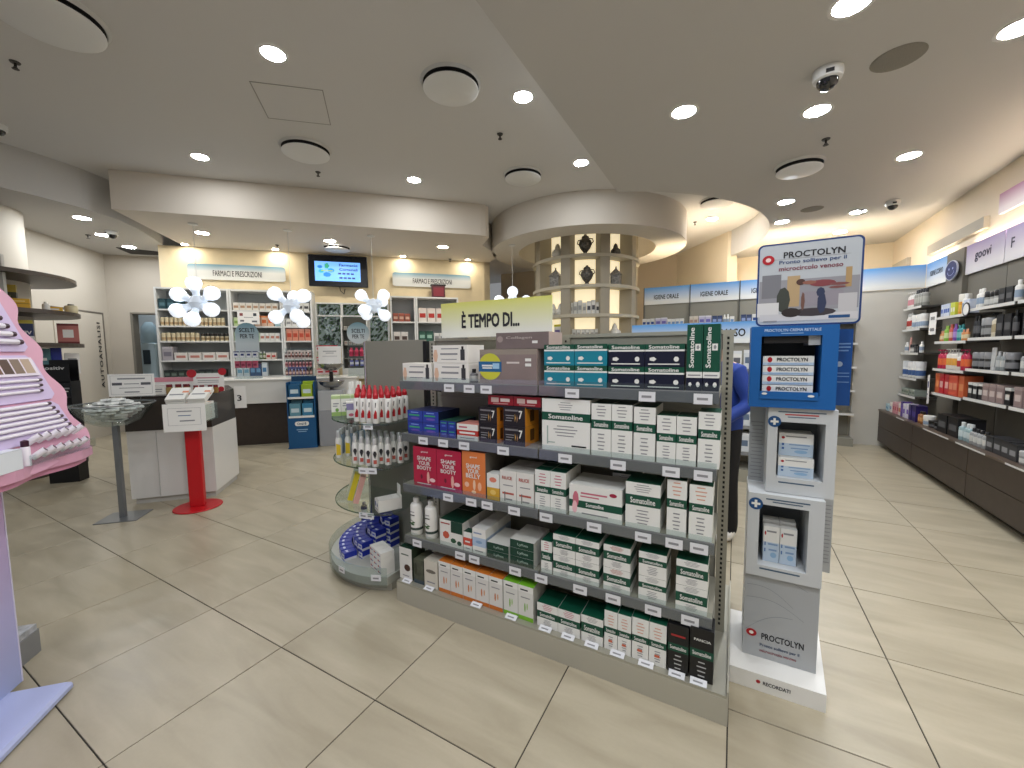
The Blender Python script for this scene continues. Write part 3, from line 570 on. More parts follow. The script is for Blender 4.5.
# ------------------------------------------------------------------ rounded glass end of the gondola
EC, ER = (-2.12, 2.22), .536
def endoutline(r, cut=-1.86, n=40):
    a = math.acos((cut-EC[0])/r)
    return [(EC[0]+r*math.cos(a+(2*PI-2*a)*i/n), EC[1]+r*math.sin(a+(2*PI-2*a)*i/n)) for i in range(n+1)]
E_ = thing('rounded_glass_shelving', 'rounded end shelving with three clear glass shelves beside the gondola', 'shelving')
EDGE = glass('#a9bfb8', .03, .75)
GZ = [1.06, .78, .487]; GR = .49
for z in GZ:
    s_ = MB().prism(endoutline(GR), z-.008, z, glass('#eff5f3', .02, .95)).build('glass_shelf', E_)
    MB().arc(EC, GR, GR+.003, math.acos((-1.86-EC[0])/GR), 2*PI-math.acos((-1.86-EC[0])/GR), z-.008, z, EDGE, 40).build('shelf_edge', s_)
MB().prism(endoutline(ER-.03), .0, .05, M('#a8a59a', .4, .3)).build('plinth', E_)
MB().prism(endoutline(ER), .05, .1, M('#b3b3aa', .35)).build('base_deck', E_)
a_ = math.acos((-1.86-EC[0])/ER)
MB().arc(EC, ER+.004, ER+.012, a_, 2*PI-a_, .04, .165, glass('#f0f4f4', .04, .95), 40).build('clear_rim', E_)
MB().box(-2.42, -1.855, 2.15, 2.17, .1, 1.585, PANEL).build('divider_panel', E_)
MB().box(-1.862, -1.835, 2.14, 2.18, .1, 1.575, BLACK).build('dark_post', E_)
for x in (-2.44,): MB().lathe([(.014, .1), (.014, 1.58), (0, 1.585)], CHROME, 12, x, 2.16).build('support_tube', E_, smooth=True)
for u, v, z in [(368, 424, GZ[0]), (363, 468, GZ[1]), (372, 471, GZ[1]), (369, 506, GZ[2]), (363, 504, GZ[2]), (341, 552, .12), (376, 577, .12)]:
    d = ray(u, v); P = None
    for k in range(400):
        Q = Vector((0, 0, EYE))+d*(k/400*.009)
        if math.hypot(Q.x-EC[0], Q.y-EC[1]) < (GR+.006 if z > .2 else ER+.016): P = Q; break
    if P: MB().box(-.032, .032, -.002, 0, -.034, .004, TAG).box(-.02, .018, -.0025, -.002, -.022, -.012, GREYINK).build('price_tag', E_, (P.x, P.y, z), math.atan2(P.y-EC[1], P.x-EC[0])+PI/2)
WHB = M('#e3e1dc', .4); REDCAP = M('#b5202c', .35); SILV = M('#cfd0d0', .3, .3)
def redcap(loc, rz):
    o = tag(obj('spray_bottle', RC[0], None, loc, rz), 'slim white bottle with a red pump cap on the top glass shelf', 'bottle', 'red-capped bottles on the top glass shelf')
    obj('cap', RC[1], o); obj('red_label', RC[2], o)
RC = [MB().lathe([(0, 0), (.021, 0), (.0225, .004), (.0225, .14), (.019, .148), (.011, .153), (.011, .156)], WHB, 14).mesh('spray_bottle', True),
      MB().lathe([(.015, .1525), (.0165, .156), (.0165, .176), (.011, .182), (.009, .205), (.006, .21), (0, .21)], REDCAP, 12).mesh('cap', True),
      MB().quad([(-.013, -.0228, .03), (.006, -.0228, .03), (.006, -.0228, .07), (-.002, -.0228, .085), (-.013, -.0228, .055)], RED).quad([(-.004, -.0229, .1), (.0, -.0229, .1), (.004, -.0229, .13), (-.002, -.0229, .13)], INK).mesh('red_label')]
for i in range(9):
    for j in range(5):
        x, y = -2.12+i*.0555-j*.068, 1.795+j*.062
        if not (x < -2.22 and y < 2.0) and x > -2.42 and math.hypot(x-EC[0], y-EC[1]) < GR-.026 and x < -1.885: redcap((x, y, GZ[0]+.001), .75)
def arcpos(a, r): a = math.radians(a); return EC[0]+r*math.cos(a), EC[1]+r*math.sin(a)
# white cartons with green foot and sprays on the top glass shelf
KIND['herb'] = dict(bands=[(0, .2, M('#8fae62', .5)), (.2, .85, M('#dcdcd2', .45)), (.85, 1, M('#a9bf86', .5))], top=M('#b7c497', .5), lines=[(0, .62, .6, .06, GREYINK), (-.1, .5, .5, .05, GREYINK), (.1, .3, .4, .2, M('#6f9a4a', .5), 7)])
KIND['lilac'] = dict(bands=[(0, .5, WH), (.5, .9, M('#8c86ad', .4)), (.9, 1, WH)], top=WH, lines=[(0, .2, .6, .2, ROSE, 8)])
first = None
for i in range(3):
    for j in range(2):
        if first is None: first = o = carton('product_carton', .06, .06, .14, **KIND['herb'])
        else: o = dup(first)
        P = Vector((-2.39, 1.925, 0))+Matrix.Rotation(.89, 3, 'Z') @ Vector((i*.063-.063, j*.064, 0)); o.location = (P.x, P.y, GZ[0]+.001); o.rotation_euler = (0, 0, .89); tag(o, 'white herbal carton with green foot and top along the glass edge', 'box', 'herbal cartons on the top glass shelf')
o = carton('product_carton', .056, .05, .11, **KIND['lilac']); o.location = (-2.262, 1.862, GZ[0]+.001); o.rotation_euler = (0, 0, .89); tag(o, 'white carton with a lilac patch between herbal cartons and red-capped bottles', 'box')
for x, y in [(-2.535, 2.085), (-2.49, 2.115), (-2.57, 2.135), (-2.525, 2.17), (-2.48, 2.2), (-2.59, 2.2)]:
    bottle('spray_can', 'white spray can behind the herbal cartons on the top glass shelf', 'spray', (x, y, GZ[0]+.001), .021, .22, WHB, WHITE, .25, .8, 'white spray cans', (.3, .6, M('#b9c6d8', .4)))
o = carton('product_carton', .07, .05, .1, bands=[(0, .5, M('#9fc4cc', .4)), (.5, 1, WH)], lines=[(0, .7, .6, .1, TEAL)]); o.location = (-2.2, 2.09, GZ[0]+.001); o.rotation_euler = (0, 0, -.25); tag(o, 'pale blue and white carton against the grey divider panel', 'box')
# second glass shelf
def vial(loc, rz, k):
    lb = {0: ('white roll-on bottle with dark V print and silver cap', 'V-print bottles on the second glass shelf'), 1: ('white bottle with a yellow label and silver cap', 'yellow-label bottles on the second glass shelf'), 2: ('small clear bluish spray bottle with silver cap', 'clear bluish bottles on the second glass shelf')}[k]
    o = tag(obj('roll_on_bottle', VI[k], None, loc, rz), lb[0]+' on the second glass shelf', 'bottle', lb[1]); obj('cap', VI[3], o)
    if k == 0: obj('label_print', VI[4], o)
    if k == 1: obj('label_print', VI[5], o)
vb = [(0, 0), (.02, 0), (.0215, .004), (.0215, .115), (.015, .135), (.012, .14)]
VI = [MB().lathe(vb, WHB, 14).mesh('vial', True), MB().lathe(vb, WHB, 14).mesh('vial', True), MB().lathe(vb, M('#9fb4c9', .15, trans=.4), 14).mesh('vial', True),
      MB().lathe([(.0135, .138), (.0145, .142), (.0145, .175), (.012, .18), (0, .18)], SILV, 12).mesh('cap', True),
      MB().quad([(-.012, -.0217, .085), (.0, -.0217, .05), (.012, -.0217, .085), (.006, -.0217, .1), (-.006, -.0217, .1)], INK).quad([(-.01, -.0218, .02), (.01, -.0218, .02), (.01, -.0218, .045), (-.01, -.0218, .045)], M('#b4574c', .5)).mesh('label_print'),
      MB().quad([(-.014, -.0217, .02), (.014, -.0217, .02), (.014, -.0217, .09), (-.014, -.0217, .1)], M('#d8b92f', .4)).mesh('label_print')]
for i in range(9):
    for j in range(4):
        x, y = -2.16+i*.06-j*.08, 1.80+j*.07
        if math.hypot(x-EC[0], y-EC[1]) < GR-.026 and -2.33 < x < -1.885 and not (x < -2.24 and y < 1.9) and not (x < -2.28): vial((x, y, GZ[1]+.001), .75, 0)
for a, r, k in [(235, .455, 1), (229, .455, 1), (232, .395, 1), (219, .45, 2), (212, .45, 2), (205, .45, 2), (198, .45, 2), (191, .45, 2), (215, .38, 2), (207, .38, 2), (199, .38, 2), (190, .38, 2)]:
    x, y = arcpos(a, r); vial((x, y, GZ[1]+.001), .75, k)
# third glass shelf
for a, r, c1, c2, lb in [(220, .41, '#7fa345', '#d9dcd0', 'leaning green-edged sachet pack on the third glass shelf'), (231, .42, '#c9cdb9', '#e2e2da', 'leaning white sachet pack between green and yellow packs'), (242, .42, '#d8c52e', '#e2d64a', 'leaning bright yellow plaster pack on the third glass shelf'), (254, .41, '#d9a79c', '#e4dad4', 'leaning pink and white pack beside the white shield box')]:
    o = carton('sachet_pack', .07, .035, .185, bands=[(0, .12, M(c1, .4)), (.12, .88, M(c2, .4)), (.88, 1, M(c1, .4))], side=M(c1, .4), lines=[(0, .7, .6, .08, M(c1, .5)), (0, .4, .5, .25, M('#b8863a' if 'yellow' in lb else '#7d9a5a', .5), 9)])
    x, y = arcpos(a, r); o.location = (x, y, GZ[2]+.012); o.rotation_euler = (-.3, 0, -.75); tag(o, lb, 'box')
SH = thing('counter_display_box', 'white counter box with blue shield emblems and raised header card', 'display box', (-1.985, 1.8, GZ[2]+.001), -.5)
SHB = M('#2f4a8a', .5)
MB().box(-.045, .045, 0, .15, 0, .004, WHITE).box(-.045, .045, 0, .003, 0, .075, WHITE).box(-.045, -.042, 0, .15, 0, .075, WHITE).box(.042, .045, 0, .15, 0, .075, WHITE).box(-.045, .045, .147, .15, 0, .09, WHITE).build('tray', SH)
MB().prism([(-.03, .145), (.03, .145), (.03, .148), (-.03, .148)], .075, .15, WHITE).build('header_card', SH)
prints(SH, -.0005, [(-.02, .045, .028, .04, SHB, 5), (.022, .045, .02, .028, SHB, 5), (0, .015, .06, .006, GREYINK)], 'shield_print')
for k in range(3): o = tag(carton('product_carton', .08, .042, .07, bands=[(0, .3, SHB), (.3, 1, WHITE)]), 'small white carton standing inside the shield-emblem counter box', 'box', 'cartons in the shield box'); o.location = Vector((-1.985, 1.8, GZ[2]+.006))+Matrix.Rotation(-.5, 3, 'Z') @ Vector((0, .008+k*.044, 0)); o.rotation_euler = (0, 0, -.5)
# base deck of the rounded end: stepped blue and white cartons
BT = M('#1c2fa0', .35)
bc = None
for lev, r in ((1, .482), (2, .387), (3, .292), (4, .197)):
    n = {1: 9, 2: 8, 3: 6, 4: 4}[lev]
    for k in range(n):
        a = 189+k*({1: 7.6, 2: 9.8, 3: 14.2, 4: 26}[lev]); x, y = arcpos(a, r)
        for s in range(lev):
            if bc is None:
                bc = o = carton('product_carton', .05, .085, .054, bands=[(0, .15, BT), (.15, .8, M('#d9dade', .4)), (.8, 1, BT)], top=BT, side=[(0, .3, M('#cfd0d6', .4)), (.3, 1, BT)], lines=[(0, .5, .6, .2, M('#5568b8', .5))])
                prints(bc, 0, [], 'print') if 0 else MB().quad([(-.018, .02, .0544), (.012, .02, .0544), (.012, .035, .0544), (-.018, .035, .0544)], M('#c9cfe8', .4)).build('top_print', bc)
            else: o = dup(bc)
            o.location = (x, y, .101+s*.055); o.rotation_euler = (0, 0, math.radians(a)+PI/2)
            tag(o, 'small white carton with bright blue top in stepped rows on rounded base', 'box', 'blue-topped cartons on the rounded base')
x, y = arcpos(180, .47); bottle('tall_tube', 'dark blue bottle with a white label at the rounded base edge', 'bottle', (x, y, .101), .025, .2, M('#1d2c66', .35), M('#1d2c66', .35), .15, .9, None, (.6, .85, WHITE))
ws = None
for c in range(3):
    for s in range(4):
        if ws is None: ws = o = carton('product_carton', .055, .09, .036, bands=WHITE, lines=[(-.2, .5, .3, .3, M('#b4473c', .5)), (.15, .5, .4, .15, SHB)])
        else: o = dup(ws)
        P = Vector((-2.035, 1.79, 0))+Matrix.Rotation(-.35, 3, 'Z') @ Vector((c*.058, 0, 0)); o.location = (P.x, P.y, .101+s*.037); o.rotation_euler = (0, 0, -.35)
        tag(o, 'flat white medicine carton piled four high on the rounded base', 'box', 'white medicine cartons on the rounded base')
# ------------------------------------------------------------------ advertising floor stand
PS = thing('advertising_stand', 'tall blue and silver cardboard advertising stand beside the sale gondola', 'display stand', (0, 0, 0))
CARDW = M('#e3e2de', .45); CARDG = M('#aaadb0', .4); CARDS = M('#c3c6c8', .4); BLU = M('#155a9e', .4); BLUD = M('#12488a', .4)
MB().prism([(.02, 1.985), (.372, 1.985), (.41, 2.44), (.02, 2.44)], 0, .078, CARDW).build('base', PS)
txt(PS, 'RECORDATI', .2, 1.984, .042, .1, .017, INK); prints(PS, 1.984, [(.132, .043, .018, .018, RED, 6)], 'logo')
def framebox(parent, name, x0, x1, y0, y1, z0, z1, ox0, ox1, oz0, oz1, mat, inner):
    b = MB()
    b.box(x0, ox0, y0, y1, z0, z1, mat).box(ox1, x1, y0, y1, z0, z1, mat).box(ox0, ox1, y0, y1, z0, oz0, mat).box(ox0, ox1, y0, y1, oz1, z1, mat).box(ox0, ox1, y1-.01, y1, oz0, oz1, inner)
    return b.build(name, parent)
LX0, LX1, LY = .072, .352, 2.1
MB().box(LX0, LX1, LY, LY+.24, .079, .475, CARDG).build('column', PS)
b = MB()
for s0, s1 in (((.08, .42), (.26, .35)), ((.08, .2), (.26, .3)), ((.1, .46), (.31, .44)), ((.08, .36), (.3, .3))):
    for k in range(12):
        t0, t1 = k/12, (k+1)/12; f = lambda t, o=0: (s0[0]+(s1[0]-s0[0])*t, LY-.0006, s0[1]+(s1[1]-s0[1])*t+.03*math.sin(t*PI)-o)
        b.quad([f(t0, .002), f(t1, .002), f(t1), f(t0)], M('#878d94', .5))
b.build('leaf_drawing', PS)['kind'] = 'stuff'
txt(PS, 'PROCTOLYN', .225, LY-.001, .185, .16, .03, INK); txt(PS, 'Pronto sollievo per il', .215, LY-.001, .14, .15, .018, M('#40506e', .5)); txt(PS, 'microcircolo venoso', .21, LY-.001, .115, .14, .014, M('#8c4048', .5))
prints(PS, LY-.001, [(.105, .19, .042, .036, RED, 16), (.105, .19, .018, .016, WHITE, 12)], 'red_emblem')
lb_ = framebox(PS, 'lower_tray', LX0, LX1, LY-.02, LY+.24, .477, .858, LX0+.045, LX1-.055, .53, .81, CARDS, M('#75797c', .5))
prints(PS, LY-.0208, [(LX0+.03, .81, .055, .055, M('#1c4a7c', .4), 20), (LX0+.03, .81, .034, .01, WHITE), (LX0+.03, .81, .01, .034, WHITE), (.22, .838, .16, .006, M('#4a6076', .5)), (.22, .827, .11, .005, M('#4a6076', .5)), (.2, .515, .15, .007, M('#4a6076', .5))], 'plus_emblem')
ub = framebox(PS, 'upper_tray', .138, .385, LY+.02, LY+.24, .86, 1.242, .175, .345, .93, 1.18, CARDS, M('#75797c', .5))
prints(PS, LY+.0192, [(.162, 1.18, .05, .05, M('#1c4a7c', .4), 20), (.162, 1.18, .03, .009, WHITE), (.162, 1.18, .009, .03, WHITE), (.26, 1.225, .17, .005, M('#4a6076', .5)), (.26, 1.214, .12, .006, M('#b04848', .5)), (.26, 1.203, .1, .004, M('#4a6076', .5)), (.25, .91, .13, .006, M('#4a6076', .5))], 'plus_emblem')
MB().box(.0725, .137, LY+.17, LY+.174, .86, 1.28, CARDG).build('side_wing', PS)
MB().box(.354, .415, LY+.19, LY+.194, .46, .84, CARDG).build('side_wing', PS)
MB().box(.388, .452, LY+.19, LY+.196, 1.245, 1.585, BLUD).build('side_wing', PS)
prints(PS, LY+.189, [(.42, 1.52, .05, .006, M('#6f93c4', .5)), (.42, 1.505, .05, .006, M('#6f93c4', .5)), (.418, 1.49, .04, .006, M('#6f93c4', .5)), (.408, 1.43, .024, .024, M('#9aa9bd', .5), 16), (.42, 1.39, .05, .004, M('#6f93c4', .5)), (.42, 1.375, .05, .004, M('#6f93c4', .5)), (.42, 1.35, .05, .004, M('#6f93c4', .5))], 'wing_print')
prints(PS, LY+.169, [(.105, 1.15-.018*k, .05-.004*(k % 3), .004, GREYINK) for k in range(16)], 'wing_print')
prints(PS, LY+.189, [(.385, .78-.018*k, .05-.004*(k % 3), .004, GREYINK) for k in range(16)], 'wing_print')
bx = framebox(PS, 'blue_tray', .06, .37, LY+.0, LY+.18, 1.244, 1.598, .1, .315, 1.3, 1.555, BLU, M('#0f1320', .5))
MB().box(.1, .31, LY-.006, LY-.001, 1.282, 1.315, BLU).build('front_lip', PS)
prints(PS, LY-.0075, [(.118, 1.305, .022, .01, WHITE, 10), (.285, 1.3, .024, .01, WHITE, 10)], 'lip_print')
txt(PS, 'PROCTOLYN CREMA RETTALE', .21, LY-.001, 1.58, .2, .012, M('#b9cbe6', .5)); prints(PS, LY-.001, [(.21, 1.566, .08, .004, M('#7fa3d2', .5))], 'tray_print')
MB().box(.11, .27, LY+.02, LY+.16, 1.525, 1.555, M('#1b1718', .5)).box(.271, .312, LY+.02, LY+.16, 1.515, 1.555, M('#a9acb0', .5)).build('inner_card', PS)
# poster board
PB = [(.07+.36*a, 0, 1.605+.345*b_) for a, b_ in ((0, 0), (1, 0), (1, 1), (0, 1))]
def rrect(x0, x1, z0, z1, r, n=6):
    o = []
    for cx, cz, a in ((x1-r, z0+r, -PI/2), (x1-r, z1-r, 0), (x0+r, z1-r, PI/2), (x0+r, z0+r, PI)):
        o += [(cx+r*math.cos(a+PI/2*i/n), cz+r*math.sin(a+PI/2*i/n)) for i in range(n+1)]
    return o
def board(o, y0, y1, mat):
    v = [(x, y0, z) for x, z in o]+[(x, y1, z) for x, z in o]; n = len(o)
    f = [tuple(range(n)), tuple(range(2*n-1, n-1, -1))]+[(j, i, i+n, j+n) for i in range(n) for j in [(i+1) % n]]
    return MB().add(v, f, mat)
PBX = .01
pb = board(rrect(.066, .43, 1.6, 1.952, .022), LY+.03, LY+.036, M('#17366f', .4)).build('poster_board', PS)
PY = LY+.0294
for c_ in ():
    pass
poster = board(rrect(.073, .423, 1.607, 1.945, .017), PY, PY+.0004, M('#b3b8bd', .45)).build('poster', pb)
txt(pb, 'PROCTOLYN', .265, PY-.0012, 1.9, .21, .026, INK); txt(pb, 'Pronto sollievo per il', .26, PY-.0012, 1.868, .23, .02, M('#44557a', .5)); txt(pb, 'microcircolo venoso', .255, PY-.0012, 1.843, .22, .019, M('#80414d', .5))
pb.location.x = PBX
fig = [(.248, 1.883, .28, .0015, GREYINK), (.248, 1.73, .345, .13, M('#8f8e94', .5)), (.12, 1.77, .07, .1, M('#76767c', .5)), (.2, 1.745, .045, .13, M('#b09670', .5)), (.165, 1.71, .05, .11, M('#3c3f38', .5), 9), (.3, 1.71, .14, .06, M('#8d8790', .5)), (.385, 1.68, .06, .09, M('#b9b7b9', .5)), (.385, 1.79, .02, .08, M('#a88b60', .5)), (.11, 1.67, .08, .06, M('#d1cfcf', .5)), (.25, 1.635, .34, .03, M('#c5c3c6', .5)), (.27, 1.654, .16, .035, M('#3a3238', .5), 12), (.195, 1.655, .07, .04, M('#2b2220', .5), 12), (.3, 1.69, .032, .09, M('#2b3350', .5), 7), (.295, 1.735, .03, .04, M('#2b3350', .5), 8), (.235, 1.7, .014, .08, M('#6b4a40', .5), 7), (.3, 1.772, .09, .028, M('#7d3b40', .5), 12), (.225, 1.782, .032, .026, M('#4a3028', .5), 12), (.255, 1.778, .05, .016, M('#8d5b4c', .5), 9), (.355, 1.765, .07, .012, M('#7c4a48', .5), 8), (.35, 1.752, .06, .01, M('#7c4a48', .5), 8), (.12, 1.62, .05, .006, GREYINK), (.36, 1.632, .07, .012, M('#1c4a7c', .5)), (.105, 1.885, .045, .04, RED, 18), (.105, 1.885, .02, .018, M('#e8c9c4', .5), 12)]
prints(pb, PY-.0006, fig, 'poster_picture')
MB().box(.2, .24, LY+.04, LY+.05, 1.57, 1.75, CARDW).build('poster_strut', PS)
# goods held by the stand
def pbox(w, d, h, **k): return carton('product_carton', w, d, h, **k)
ck = dict(bands=[(0, .3, M('#b3c6dc', .4)), (.3, 1, CARDW)], texts=[('PROCTOLYN', .08, .62, .6, .4, INK)], lines=[(-.36, .6, .1, .6, RED, 12), (.0, .15, .8, .08, M('#7f9bc0', .5))])
f = None
for k in range(4):
    if f is None: f = o = pbox(.185, .1, .04, **ck)
    else: o = dup(f)
    o.location = (.2025, LY+.03, 1.301+k*.0425); tag(o, 'long white cream carton with red emblem stacked in the blue tray', 'box', 'cream cartons in the blue tray')
ck = dict(bands=[(0, .55, M('#b9cadb', .4)), (.55, 1, CARDW)], top=CARDW, lines=[(-.38, .8, .1, .12, RED, 10), (0, .86, .6, .05, GREYINK), (-.38, .5, .07, .1, M('#3a63a0', .5)), (-.38, .32, .07, .1, M('#3a63a0', .5)), (.1, .5, .6, .05, M('#7f9bc0', .5)), (.1, .34, .5, .05, M('#7f9bc0', .5)), (.15, .2, .4, .16, M('#8fb2d2', .5), 9)])
f = pbox(.13, .1, .085, **ck); f.location = (.25, LY+.05, .931); tag(f, 'white medicine carton with blue print lying low in silver tray', 'box', None)
o = dup(f, (.252, LY+.09, 1.0175)); o.scale = (.98, 1, 1.2); tag(o, 'white medicine carton leaning above another in the silver upper tray', 'box')
f = None
for r in range(2):
    for c in range(2):
        if f is None: f = o = pbox(.062, .05, .165, **ck)
        else: o = dup(f)
        o.location = (.17+c*.064, LY+.03+r*.053, .531); o.scale = (1, 1, 1+.08*r); tag(o, 'upright white medicine carton in the lower silver tray', 'box', 'medicine cartons in the lower tray')
# ------------------------------------------------------------------ generic small goods for the wall shelving
MESHC = {}
CARTON = ['beauty_carton']
def goods(kind, w, d, h, hexes, loc, rz, label, group, parts=True):
    """one shop article: kind carton / bottle / jar / tube / pump; hexes = body, accent, cap"""
    key = (CARTON[0], kind, round(w, 3), round(d, 3), round(h, 3), hexes)
    nm, cat = {'carton': (CARTON[0], 'box'), 'bottle': ('cosmetic_bottle', 'bottle'), 'jar': ('cream_jar', 'jar'), 'tube': ('cream_tube', 'tube'), 'pump': ('pump_bottle', 'bottle'), 'house': ('ceramic_jar', 'jar')}[kind]
    if key not in MESHC:
        a, b_, c = M(hexes[0], .4), M(hexes[1], .45), M(hexes[2], .35); r = w/2*.92; L = []
        if kind == 'carton':
            m = MB().box(-w/2*.97, w/2*.97, 0, d, 0, h, a).mesh(nm); L.append(('label_print', MB().quad([(-w*.35, -.0006, h*.3), (w*.35, -.0006, h*.3), (w*.35, -.0006, h*.62), (-w*.35, -.0006, h*.62)], b_).mesh('label_print')))
            L.append(('top_band', MB().box(-w/2*.975, w/2*.975, -.0005, d*.99, h*.84, h*1.002, c).mesh('top_band')))
        elif kind in ('bottle', 'pump'):
            m = MB().lathe([(0, 0), (r*.95, 0), (r, h*.03), (r, h*.68), (r*.75, h*.75), (r*.35, h*.78)], a, 12, 0, r).mesh(nm, True)
            L.append(('label', MB().lathe([(r*1.01, h*.2), (r*1.015, h*.22), (r*1.015, h*.52), (r*1.01, h*.54)], b_, 12, 0, r).mesh('label', True)))
            if kind == 'bottle': L.append(('cap', MB().lathe([(r*.5, h*.77), (r*.5, h*.98), (r*.4, h), (0, h)], c, 12, 0, r).mesh('cap', True)))
            else: L.append(('pump', MB().lathe([(r*.42, h*.77), (r*.42, h*.84), (r*.12, h*.86), (r*.12, h*.94)], c, 10, 0, r).box(-r*.2, r*.2, -r*.1, r*1.3, h*.94, h, c).mesh('pump')))
        elif kind == 'jar':
            m = MB().lathe([(0, 0), (r*.9, 0), (r, h*.08), (r, h*.6), (r*.9, h*.64)], a, 14, 0, r).mesh(nm, True)
            L.append(('lid', MB().lathe([(r*1.02, h*.62), (r*1.04, h*.66), (r*1.04, h*.96), (r*.95, h), (0, h)], c, 14, 0, r).mesh('lid', True)))
            L.append(('label', MB().lathe([(r*1.005, h*.15), (r*1.012, h*.17), (r*1.012, h*.45), (r*1.005, h*.47)], b_, 14, 0, r).mesh('label', True)))
        elif kind == 'tube':
            m = MB().add([(-w*.3, r-w*.2, h*.15), (w*.3, r-w*.2, h*.15), (w*.3, r+w*.2, h*.15), (-w*.3, r+w*.2, h*.15), (-w/2*.95, r-.002, h), (w/2*.95, r-.002, h), (w/2*.95, r+.002, h), (-w/2*.95, r+.002, h)], [(0, 1, 5, 4), (1, 2, 6, 5), (2, 3, 7, 6), (3, 0, 4, 7), (4, 5, 6, 7), (3, 2, 1, 0)], a).mesh(nm)
            L.append(('cap', MB().lathe([(0, 0), (w*.24, 0), (w*.26, h*.02), (w*.26, h*.15), (0, h*.155)], c, 10, 0, r).mesh('cap', True)))
        MESHC[key] = (m, L)
    m, L = MESHC[key]
    o = tag(obj(nm, m, None, loc, rz), label, cat, group)
    if parts:
        for n_, me in L: obj(n_, me, o)
    return o
def stock(frame, x0, x1, z, seq, rng, where, dmax=.2, rows=1, tight=1.0, cyc=False):
    """fill a shelf from x0 to x1 (local) with runs of articles. frame(lx, ly, z) -> world; seq items: (kind, colour word, hexes, w, h, n)"""
    x = x0; i = 0; rz = frame[1]
    while i < len(seq)*(3 if cyc else 1):
        kind, word, hx, w, h, n = seq[i % len(seq)]; i += 1
        d = w if kind != 'carton' else min(dmax, w*1.2)
        noun = {'carton': 'carton', 'bottle': 'bottle', 'jar': 'jar', 'tube': 'tube', 'pump': 'pump bottle'}[kind]
        lb = f'{word} {noun} on the {where}'
        for k in range(n):
            if x+w > x1: return
            for r in range(rows):
                P = frame[0](x+w/2, r*(d+.008)+rng.uniform(0, .015), z+.001)
                goods(kind, w*.96, d, h*rng.choice((1, 1, 1, .97)), hx, P, rz, lb, f'{word} {noun}s of the {where}')
            x += w*tight
        x += rng.uniform(.002, .015)
rng = random.Random(5)
# ------------------------------------------------------------------ right-hand cosmetics wall
RW = lambda y0, xf: ((lambda lx, ly, z: Vector((xf+ly, y0-lx, z))), -PI/2)   # local x runs towards the shop front
SHELFG = M('#6e6a60', .5); LED = M('#ffedd2', .5, emit=34.); LED2 = M('#ffe9c8', .5, emit=110.)
PURP = grad('#8f7fb0', '#dcd8dc', .2, 1.); BLUH = grad('#5f9bd6', '#e2e3e0', .15, .95); PINKH = grad('#b77aa0', '#dccfd4', .25, 1.)
def rbay(label, y0, y1, zs, hdr, text, ink=INK, tw=.3):
    t = thing('product_shelving', label, 'shelving', (0, 0, 0), 0)
    MB().box(2.405, 2.44, y0, y1, .57, 2.64, SHELFG).build('back_panel', t)
    h_ = MB().box(2.375, 2.395, y0+.004, y1-.004, 2.355, 2.69, hdr).build('header_panel', t)
    if text: txt(t, text[0], 2.3735, (y0+y1)/2+text[3], 2.53, text[1], text[2], ink, rz=-PI/2)
    MB().box(2.4, 2.43, y0, y1, 2.66, 2.67, LED).build('light_strip', t)
    for z in zs:
        s_ = MB().box(2.155, 2.404, y0+.02, y1-.02, z-.02, z, M('#4d4a45', .4)).build('shelf', t)
        MB().box(2.148, 2.154, y0+.02, y1-.02, z-.028, z+.002, M('#d9d8d4', .4)).build('price_rail', s_)
    return t
rbay('grey wall shelving bay under the blue IGIENE CORPO header', 7.4, 8.08, [2.06, 1.76, 1.43, 1.08, .83], BLUH, ('IGIENE CORPO', .4, .07, .0))
rbay('grey wall shelving bay under the purple goovi header', 6.13, 6.93, [1.862, 1.57, 1.245, .95], PURP, ('goovi', .34, .13, .02), M('#2b2440', .5))
rbay('grey wall shelving bay under the purple header beyond goovi', 5.3, 6.12, [1.9, 1.595, 1.275, .97], PURP, ('F', .06, .1, .28), M('#2b2440', .5))
rbay('grey wall shelving bay at the near end of the cosmetics wall', 4.2, 5.29, [1.9, 1.595, 1.275, .97], PURP, None)
po = thing('shelving_post', 'wide grey post between the blue and the purple headers', 'post', (0, 0, 0))
MB().box(2.36, 2.44, 6.94, 7.39, .57, 2.69, SHELFG).build('post_body', po)
ov = thing('oval_brand_sign', 'dark blue oval sign with a white smile on the grey post', 'sign', (2.33, 7.13, 2.45), -PI/2)
MB().lathe([(0, 0), (.16, 0), (.165, .006), (.16, .012), (0, .012)], M('#23275a', .4), 32, M4=Matrix.Rotation(PI/2, 4, 'X') @ Matrix.Diagonal((1, .72, 1, 1))).build('oval_plate', ov, smooth=True)
MB().arc((0, 0), .155, .165, 0, 2*PI, 0, .014, M('#b9bccb', .4), 32).build('oval_rim', ov).matrix_local = Matrix.Rotation(PI/2, 4, 'X') @ Matrix.Diagonal((1, .72, 1, 1))
prints(ov, -.0145, [(-.05, .02, .03, .03, M('#b9c0e6', .4), 10), (.05, .02, .03, .03, M('#b9c0e6', .4), 10)]+[(.08*math.cos(a), -.02+.04*math.sin(a), .02, .012, M('#b9c0e6', .4), 6) for a in [PI+PI*k/8 for k in range(9)]], 'smile_print')
MB().box(-.02, .02, 0, .03, -.02, .02, STEEL).build('sign_mount', ov)
tag(MB().box(2.4, 2.449, 6.66, 8.2, 2.83, 2.96, M('#a8a193', .6)).build('wall_beam'), 'long grey wall box above the blue and purple headers', 'wall panel')
tag(MB().box(2.4, 2.449, 9.0, 9.7, 2.83, 2.96, M('#a8a193', .6)).build('wall_beam'), 'short grey wall box in the corner behind the blue header', 'wall panel')
tag(MB().box(2.41, 2.449, 4.2, 6.4, 2.9, 3.11, PINKH).build('wall_banner'), 'pink gradient banner mounted high above the purple headers', 'banner')
